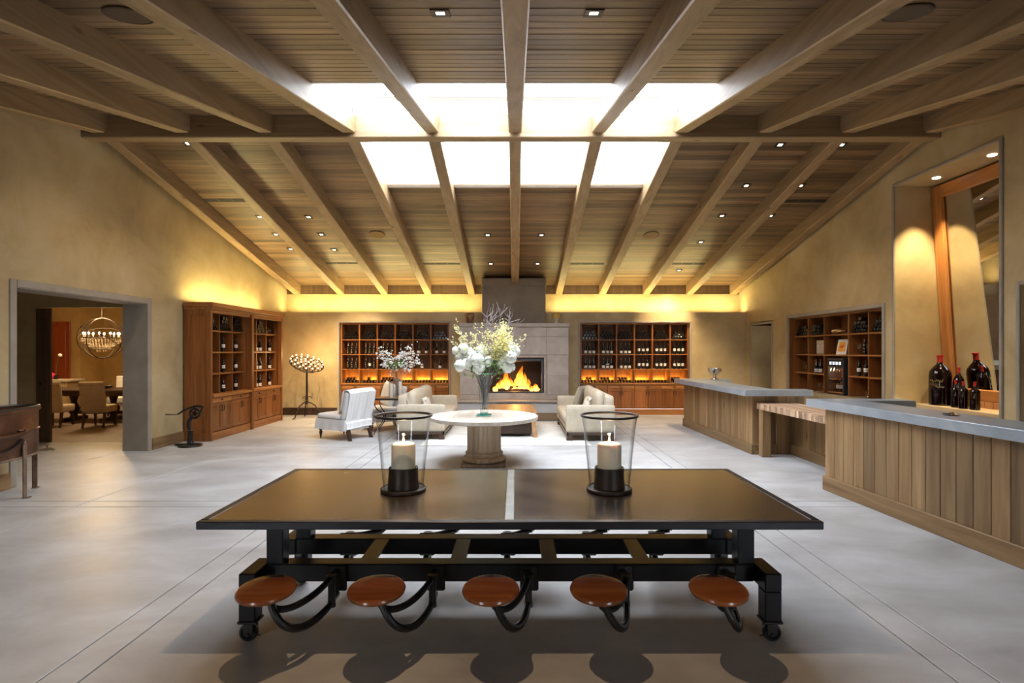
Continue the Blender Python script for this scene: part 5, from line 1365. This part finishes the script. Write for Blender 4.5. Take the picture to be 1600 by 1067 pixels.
for ring_,n in ((.40,16),(.28,11),(.16,7),(.04,2)):
    for k in range(n):
        a=2*PI*k/n+ring_*3; p=TM@Vector((ring_*math.cos(a),ring_*math.sin(a),.03))
        part('bulb', MB().ball((p.x,p.y,p.z+.045),.021,10,7), M['bulb'], t); part('cup', MB().lathe([(.012,-.05),(.016,0),(.024,.02)],c=(p.x,p.y,p.z),n=8), M['wroughtiron'], t)
lamp('candelabra_light','POINT',(-5.42,14.25,1.62),32,(1,.62,.25),.25)

# ------------------------------------------------------------------ cast iron cork puller
t=thing('cork_puller','black cast iron crank machine on a round foot, beside the left wine cabinet','machine',(-5.96,9.98,0),0)
part('base', MB().lathe([(.20,0),(.205,.012),(.19,.03),(.06,.045),(.05,.05)],n=32).cbox(-.27,-.04,.02,-.05,.04,.045,.006), M['castiron'], t)
part('column', MB().lathe([(.055,.04),(.06,.06),(.048,.08),(.042,.27),(.055,.29),(.03,.31)],n=20,flute=lambda a,z:1+.06*math.cos(8*a)), M['castiron'], t)
part('neck', MB().tube([(-.01,0,.30),(-.03,0,.36),(-.03,0,.44),(.0,0,.50),(.05,0,.53)],[.03,.034,.036,.036,.03],10), M['castiron'], t)
part('gear_ring', MB().ring((.08,0,.60),.085,.022,'Y',24,8).ring((.08,0,.60),.03,.014,'Y',14,6), M['castiron'], t)
for k in range(5): 
    a=k*2*PI/5; part('spoke', MB().tube([(.08,0,.60),(.08+.085*math.cos(a),0,.60+.085*math.sin(a))],.010,6), M['castiron'], t)
part('handle_arm', MB().tube([(-.24,0,.585),(-.20,0,.60),(-.12,0,.66),(0,0,.71),(.09,0,.735),(.19,0,.73),(.23,0,.72),(.20,0,.66),(.16,0,.58)],[.013,.016,.018,.02,.02,.02,.02,.018,.016],8).tube([(.08,0,.69),(.08,0,.74)],.016,8), M['castiron'], t)
part('grip', MB().tube([(-.24,0,.585),(-.24,-.04,.585),(-.42,-.05,.587)],.013,8), M['rust'], t)

# ------------------------------------------------------------------ copper boiler tub at the left edge
t=thing('copper_tub','oval aged copper tub on riveted iron legs with a brass tap, at the left edge','tub',(-6.1,5.91,0))
prof=[(.94,.47),(.985,.48),(1.0,.50),(1.0,.78),(1.012,.79),(1.0,.80),(1.0,1.01),(1.03,1.02),(1.03,1.055),(1.0,1.06)]
part('shell', MB().lathe([(r,z) for r,z in prof],n=72,sx=.30,sy=1.0,caps=False).lathe([(.0,.49),(.94,.49)],n=72,sx=.30,sy=1.0,caps=False).lathe([(.985,1.055),(.975,.5)],n=72,sx=.30,sy=1.0,caps=False), M['copper'], t)
part('rolled_rim', MB().tube([((.303)*math.cos(2*PI*i/72),(1.006)*math.sin(2*PI*i/72),1.065) for i in range(73)],.014,8), M['bronze'], t)
part('bottom_band', MB().tube([(.30*math.cos(2*PI*i/72),1.0*math.sin(2*PI*i/72),.485) for i in range(73)],.014,8), M['rust'], t)
part('seam_band', MB().tube([((.303)*math.cos(2*PI*i/72),(1.005)*math.sin(2*PI*i/72),.79) for i in range(73)],.009,6), M['copper'], t)
def rim(a): return (.30*math.cos(a),1.0*math.sin(a))
for (a,tw) in ((.59,0),(1.62,0),(-.72,0),(PI-.72,0),(PI+.72,0)):
    x,y=rim(a); n=Vector((x/.30**2,y/1.0**2,0)).normalized(); tg=Vector((-n.y,n.x,0)); b=Vector((x,y,0))+n*.012
    def q(u,v,w): return tuple(b+tg*u+n*v+Vector((0,0,w)))
    mb=MB(); mb.hexa([q(-.028,0,0),q(.028,0,0),q(.028,.012,0),q(-.028,.012,0),q(-.032,0,.62),q(.032,0,.62),q(.032,.012,.62),q(-.032,.012,.62)])
    mb.hexa([q(-.032,0,.62),q(.032,0,.62),q(.032,.012,.62),q(-.032,.012,.62),q(-.006,0,.69),q(.006,0,.69),q(.006,.012,.69),q(-.006,.012,.69)])
    mb.hexa([q(-.03,-.01,0),q(.03,-.01,0),q(.03,.06,0),q(-.03,.06,0),q(-.03,-.01,.012),q(.03,-.01,.012),q(.03,.06,.012),q(-.03,.06,.012)])
    l=part('leg', mb, M['rust'], t); part('rivet', MB().ball(q(0,.014,.58),.009,8,5).ball(q(0,.014,.64),.009,8,5), M['brass'], l)
for a0 in (.18,):
    x,y=rim(a0); hp=[(.30*math.cos(a)*(1+e),1.0*math.sin(a)*(1+e),z) for a,e,z in ((.50,.0,.80),(.50,.10,.80),(.44,.2,.79),(.30,.24,.775),(.12,.24,.775),(-.02,.2,.79),(-.08,.10,.80),(-.08,.0,.80))]
    part('handle', MB().tube(hp,.022,10), M['copper'], t)
    part('handle_plate', MB().tube([(.308*math.cos(a),1.015*math.sin(a),.70-.10*math.sin((a+.12)/.66*PI)) for a in [-.12+.66*i/12 for i in range(13)]],.028,6,flat=.4), M['castiron'], t)
x,y=rim(1.22)
part('tap', MB().tube([(x,y-.02,.50),(x+.03,y+.03,.50),(x+.06,y+.05,.505),(x+.11,y+.07,.503),(x+.125,y+.075,.485)],[.013,.015,.021,.015,.018],10).tube([(x+.06,y+.05,.51),(x+.06,y+.05,.55)],.008,8).cbox(x+.02,y+.043,.55,x+.10,y+.057,.558,.003), M['brass'], t)

# ------------------------------------------------------------------ dining room beyond the left opening
DY=10.45
wally('wall_dining_front', DY, DY+.14, -10.3, -6.85, [(-9.17,-7.0,0,2.585)], 3.3, M['plaster'])
struct('wall_vestibule', MB().box(-10.3,YF,0,-10.15,DY,3.3).box(-10.3,4.0,0,-6.85,4.15,3.3), M['plaster'], False)
struct('ceiling_vestibule', MB().box(-10.3,4.0,3.0,-6.85,DY+.05,3.1), M['plaster'], False)
struct('wall_dining_back', MB().box(-15,18.0,0,-6.0,18.2,3.5), M['dining_plaster'], False)
struct('wall_dining_right', MB().box(-6.87,DY+.14,0,-6.853,18.0,3.5), M['dining_plaster'], False)
struct('wall_dining_left', MB().box(-15.1,DY,0,-14.9,18.2,3.5).box(-15,DY,0,-10.29,DY+.14,3.5), M['dining_plaster'], False)
struct('wall_dining_corner', MB().box(-14.95,17.0,0,-13.6,18.0,3.5), M['dining_plaster'], False)
struct('ceiling_dining', MB().box(-15.1,DY,3.3,-6.85,18.2,3.4), M['plaster'], False)
d=struct('door_2', MB().cbox(-9.165,DY-.052,0,-8.885,DY-.008,2.56,.004), M['doorwood'])
part('door_handle', MB().lathe([(.018,0),(.03,.012),(.018,.02)],n=14).xform(Matrix.Translation((-9.07,DY-.052,1.12))@Matrix.Rotation(PI/2,4,'X')), M['castiron'], d)
part('door_panel', MB().cbox(-9.12,DY-.056,.20,-8.93,DY-.05,2.40,.003), M['doorwood'], d)
def parsons(label,x,y,rz,mat='linen'):
    t=thing('dining_chair',label,'chair',(x,y,0),rz); w=.25
    for sx in (-1,1):
        for (ya,yb) in ((-.24,-.26),(.22,.30)):
            mb=MB(); x0=sx*.205; mb.hexa([(x0-.018,yb-.018,0),(x0+.018,yb-.018,0),(x0+.018,yb+.018,0),(x0-.018,yb+.018,0),(x0-.026,ya-.026,.34),(x0+.026,ya-.026,.34),(x0+.026,ya+.026,.34),(x0-.026,ya+.026,.34)])
            part('leg', mb, M['darkwood'], t)
    part('seat', MB().rbox(-w,-.28,.33,w,.26,.50,.04,6), M[mat], t)
    b=MB().grid(lambda u,v:(0,0,0),1,1); b=MB().rbox(-w,.0,0,w,.10,.64,.045,8); b.xform(Matrix.Translation((0,.20,.38))@Matrix.Rotation(-.16,4,'X'))
    part('backrest', b, M[mat], t)
    part('rolled_top', MB().tube([(-w+.01,.355,.995),(w-.01,.355,.995)],.055,14), M[mat], t)
    return t
parsons('cream upholstered dining chair beside the dark door, seen from behind',-10.62,12.60,PI+.25)
parsons('cream upholstered dining chair in the middle of the doorway view, seen from behind',-9.62,12.60,PI+.22)
parsons('white upholstered dining chair on the far side of the dining table',-10.75,14.85,.25,'white')
t=thing('dining_table','dark wooden trestle dining table under the chandelier','table',(-10.5,13.75,0))
part('tabletop', MB().cbox(-1.5,-.55,.735,1.9,.55,.79,.01), M['darkwood'], t); part('apron', MB().cbox(-1.35,-.45,.64,1.75,.45,.735,.006), M['darkwood'], t)
for x in (-.65,.35,1.2): part('trestle', MB().lathe([(.10,.08),(.07,.14),(.13,.25),(.14,.33),(.06,.45),(.10,.60),(.12,.64)],c=(x,0,0),n=16).cbox(x-.06,-.40,0,x+.06,.40,.09,.02), M['darkwood'], t)
part('stretcher', MB().cbox(-.65,-.04,.16,1.2,.04,.24,.01), M['darkwood'], t)
single('dark_bowl', MB().lathe([(.05,0),(.14,.02),(.17,.06),(.16,.06),(.12,.03),(0,.02)],n=24), M['castiron'],'small dark bowl on the dining table','bowl',(-10.55,14.0,.79))
t=thing('sideboard','wooden sideboard with a pale top behind the dining chairs','sideboard',(-13.52,15.9,0))
part('body', MB().cbox(-.9,-.25,.08,.62,.25,.86,.01), M['counter'], t); part('top', MB().cbox(-1.0,-.29,.86,.72,.29,.92,.008), M['linen'] and M['oaktop'], t)
for x in (-.5,.0,.5): part('drawer', MB().cbox(x-.24,-.265,.5,x+.22 if x<.5 else .6,-.25,.82,.005), M['counter'], t)
single('pink_cushion', MB().ball((0,0,.10),.13,14,9,.75), M['pink'],'bright pink rounded object on the sideboard','cushion',(-13.55,15.85,.92))
t=thing('orchid','slender stem with a white bloom on the sideboard','flower',(-13.42,15.9,.92))
part('stem', MB().tube([(0,0,0),(.01,0,.35),(.06,0,.62),(.12,0,.70)],.008,6), M['ipe'], t); part('bloom', MB().ball((.12,0,.70),.05,8,6), M['blossom'], t); part('pot', MB().lathe([(.05,0),(.07,.12)],n=14), M['castiron'], t)
t=thing('red_cabinet','tall reddish-brown wooden panel door on the dining room wall','cabinet',(-14.48,16.985,0))
part('panel', MB().cbox(-.38,-.05,.0,.60,.0,2.66,.006), M['redpanel'], t); part('inner_panel', MB().cbox(-.28,-.065,.2,.50,-.05,2.5,.006), M['redpanel'], t)
# chandelier
t=thing('orb_chandelier','iron orb chandelier with crystal drops and glowing bulbs over the dining table','chandelier',(-10.26,13.5,2.06))
part('rod', MB().tube([(0,0,.50),(0,0,1.235)],.010,8).lathe([(.06,1.20),(.06,1.235)],n=16), M['wroughtiron'], t)
for k,(ax,ay,az) in enumerate(((PI/2,0,0),(PI/2,0,PI/2),(PI/2,0,PI/4),(.5,.3,0),(-.45,.4,0))):
    from mathutils import Euler
    part('orb_ring', MB().ring((0,0,0),.50-.006*k,.009,Euler((ax,ay,az)).to_matrix(),48,6), M['wroughtiron'], t)
part('candle_ring', MB().ring((0,0,.02),.36,.010,n=36,m=6), M['wroughtiron'], t)
for k in range(10):
    a=2*PI*k/10+.2; b=part('bulb', MB().ball((.36*math.cos(a),.36*math.sin(a),.12),.020,8,6,1.5), M['bulb2'], t); part('candle_tube', MB().tube([(.36*math.cos(a),.36*math.sin(a),.02),(.36*math.cos(a),.36*math.sin(a),.09)],.012,6), M['whitewax'], t)
cr=MB()
for ring_,n,zt_ in ((.40,40,0),(.34,34,-.05),(.26,26,-.12),(.18,18,-.18),(.10,10,-.24)):
    for k in range(n):
        a=2*PI*k/n; 
        for q in range(2): cr.ball((ring_*math.cos(a),ring_*math.sin(a),zt_-.03-q*.05),.013,5,4,1.7)
part('crystals', cr, M['crystal'], t, kind='stuff')
lamp('chandelier_light','POINT',(-10.26,13.5,2.62),230,(1,.68,.34),.3)
lamp('dining_light','SPOT',(-12.6,15.0,3.25),260,(1,.70,.36),.05,(0,0,0),math.radians(110),.8)
lamp('vestibule_light','SPOT',(-8.2,8.3,2.95),14,(1,.80,.58),.05,(0,0,0),math.radians(130),.8)
# outdoor terrace seen only through reflections and daylight behind the camera
struct('terrace', MB().box(-16,-16,-.25,16,YF-.3,-.05), M['ground'], False)
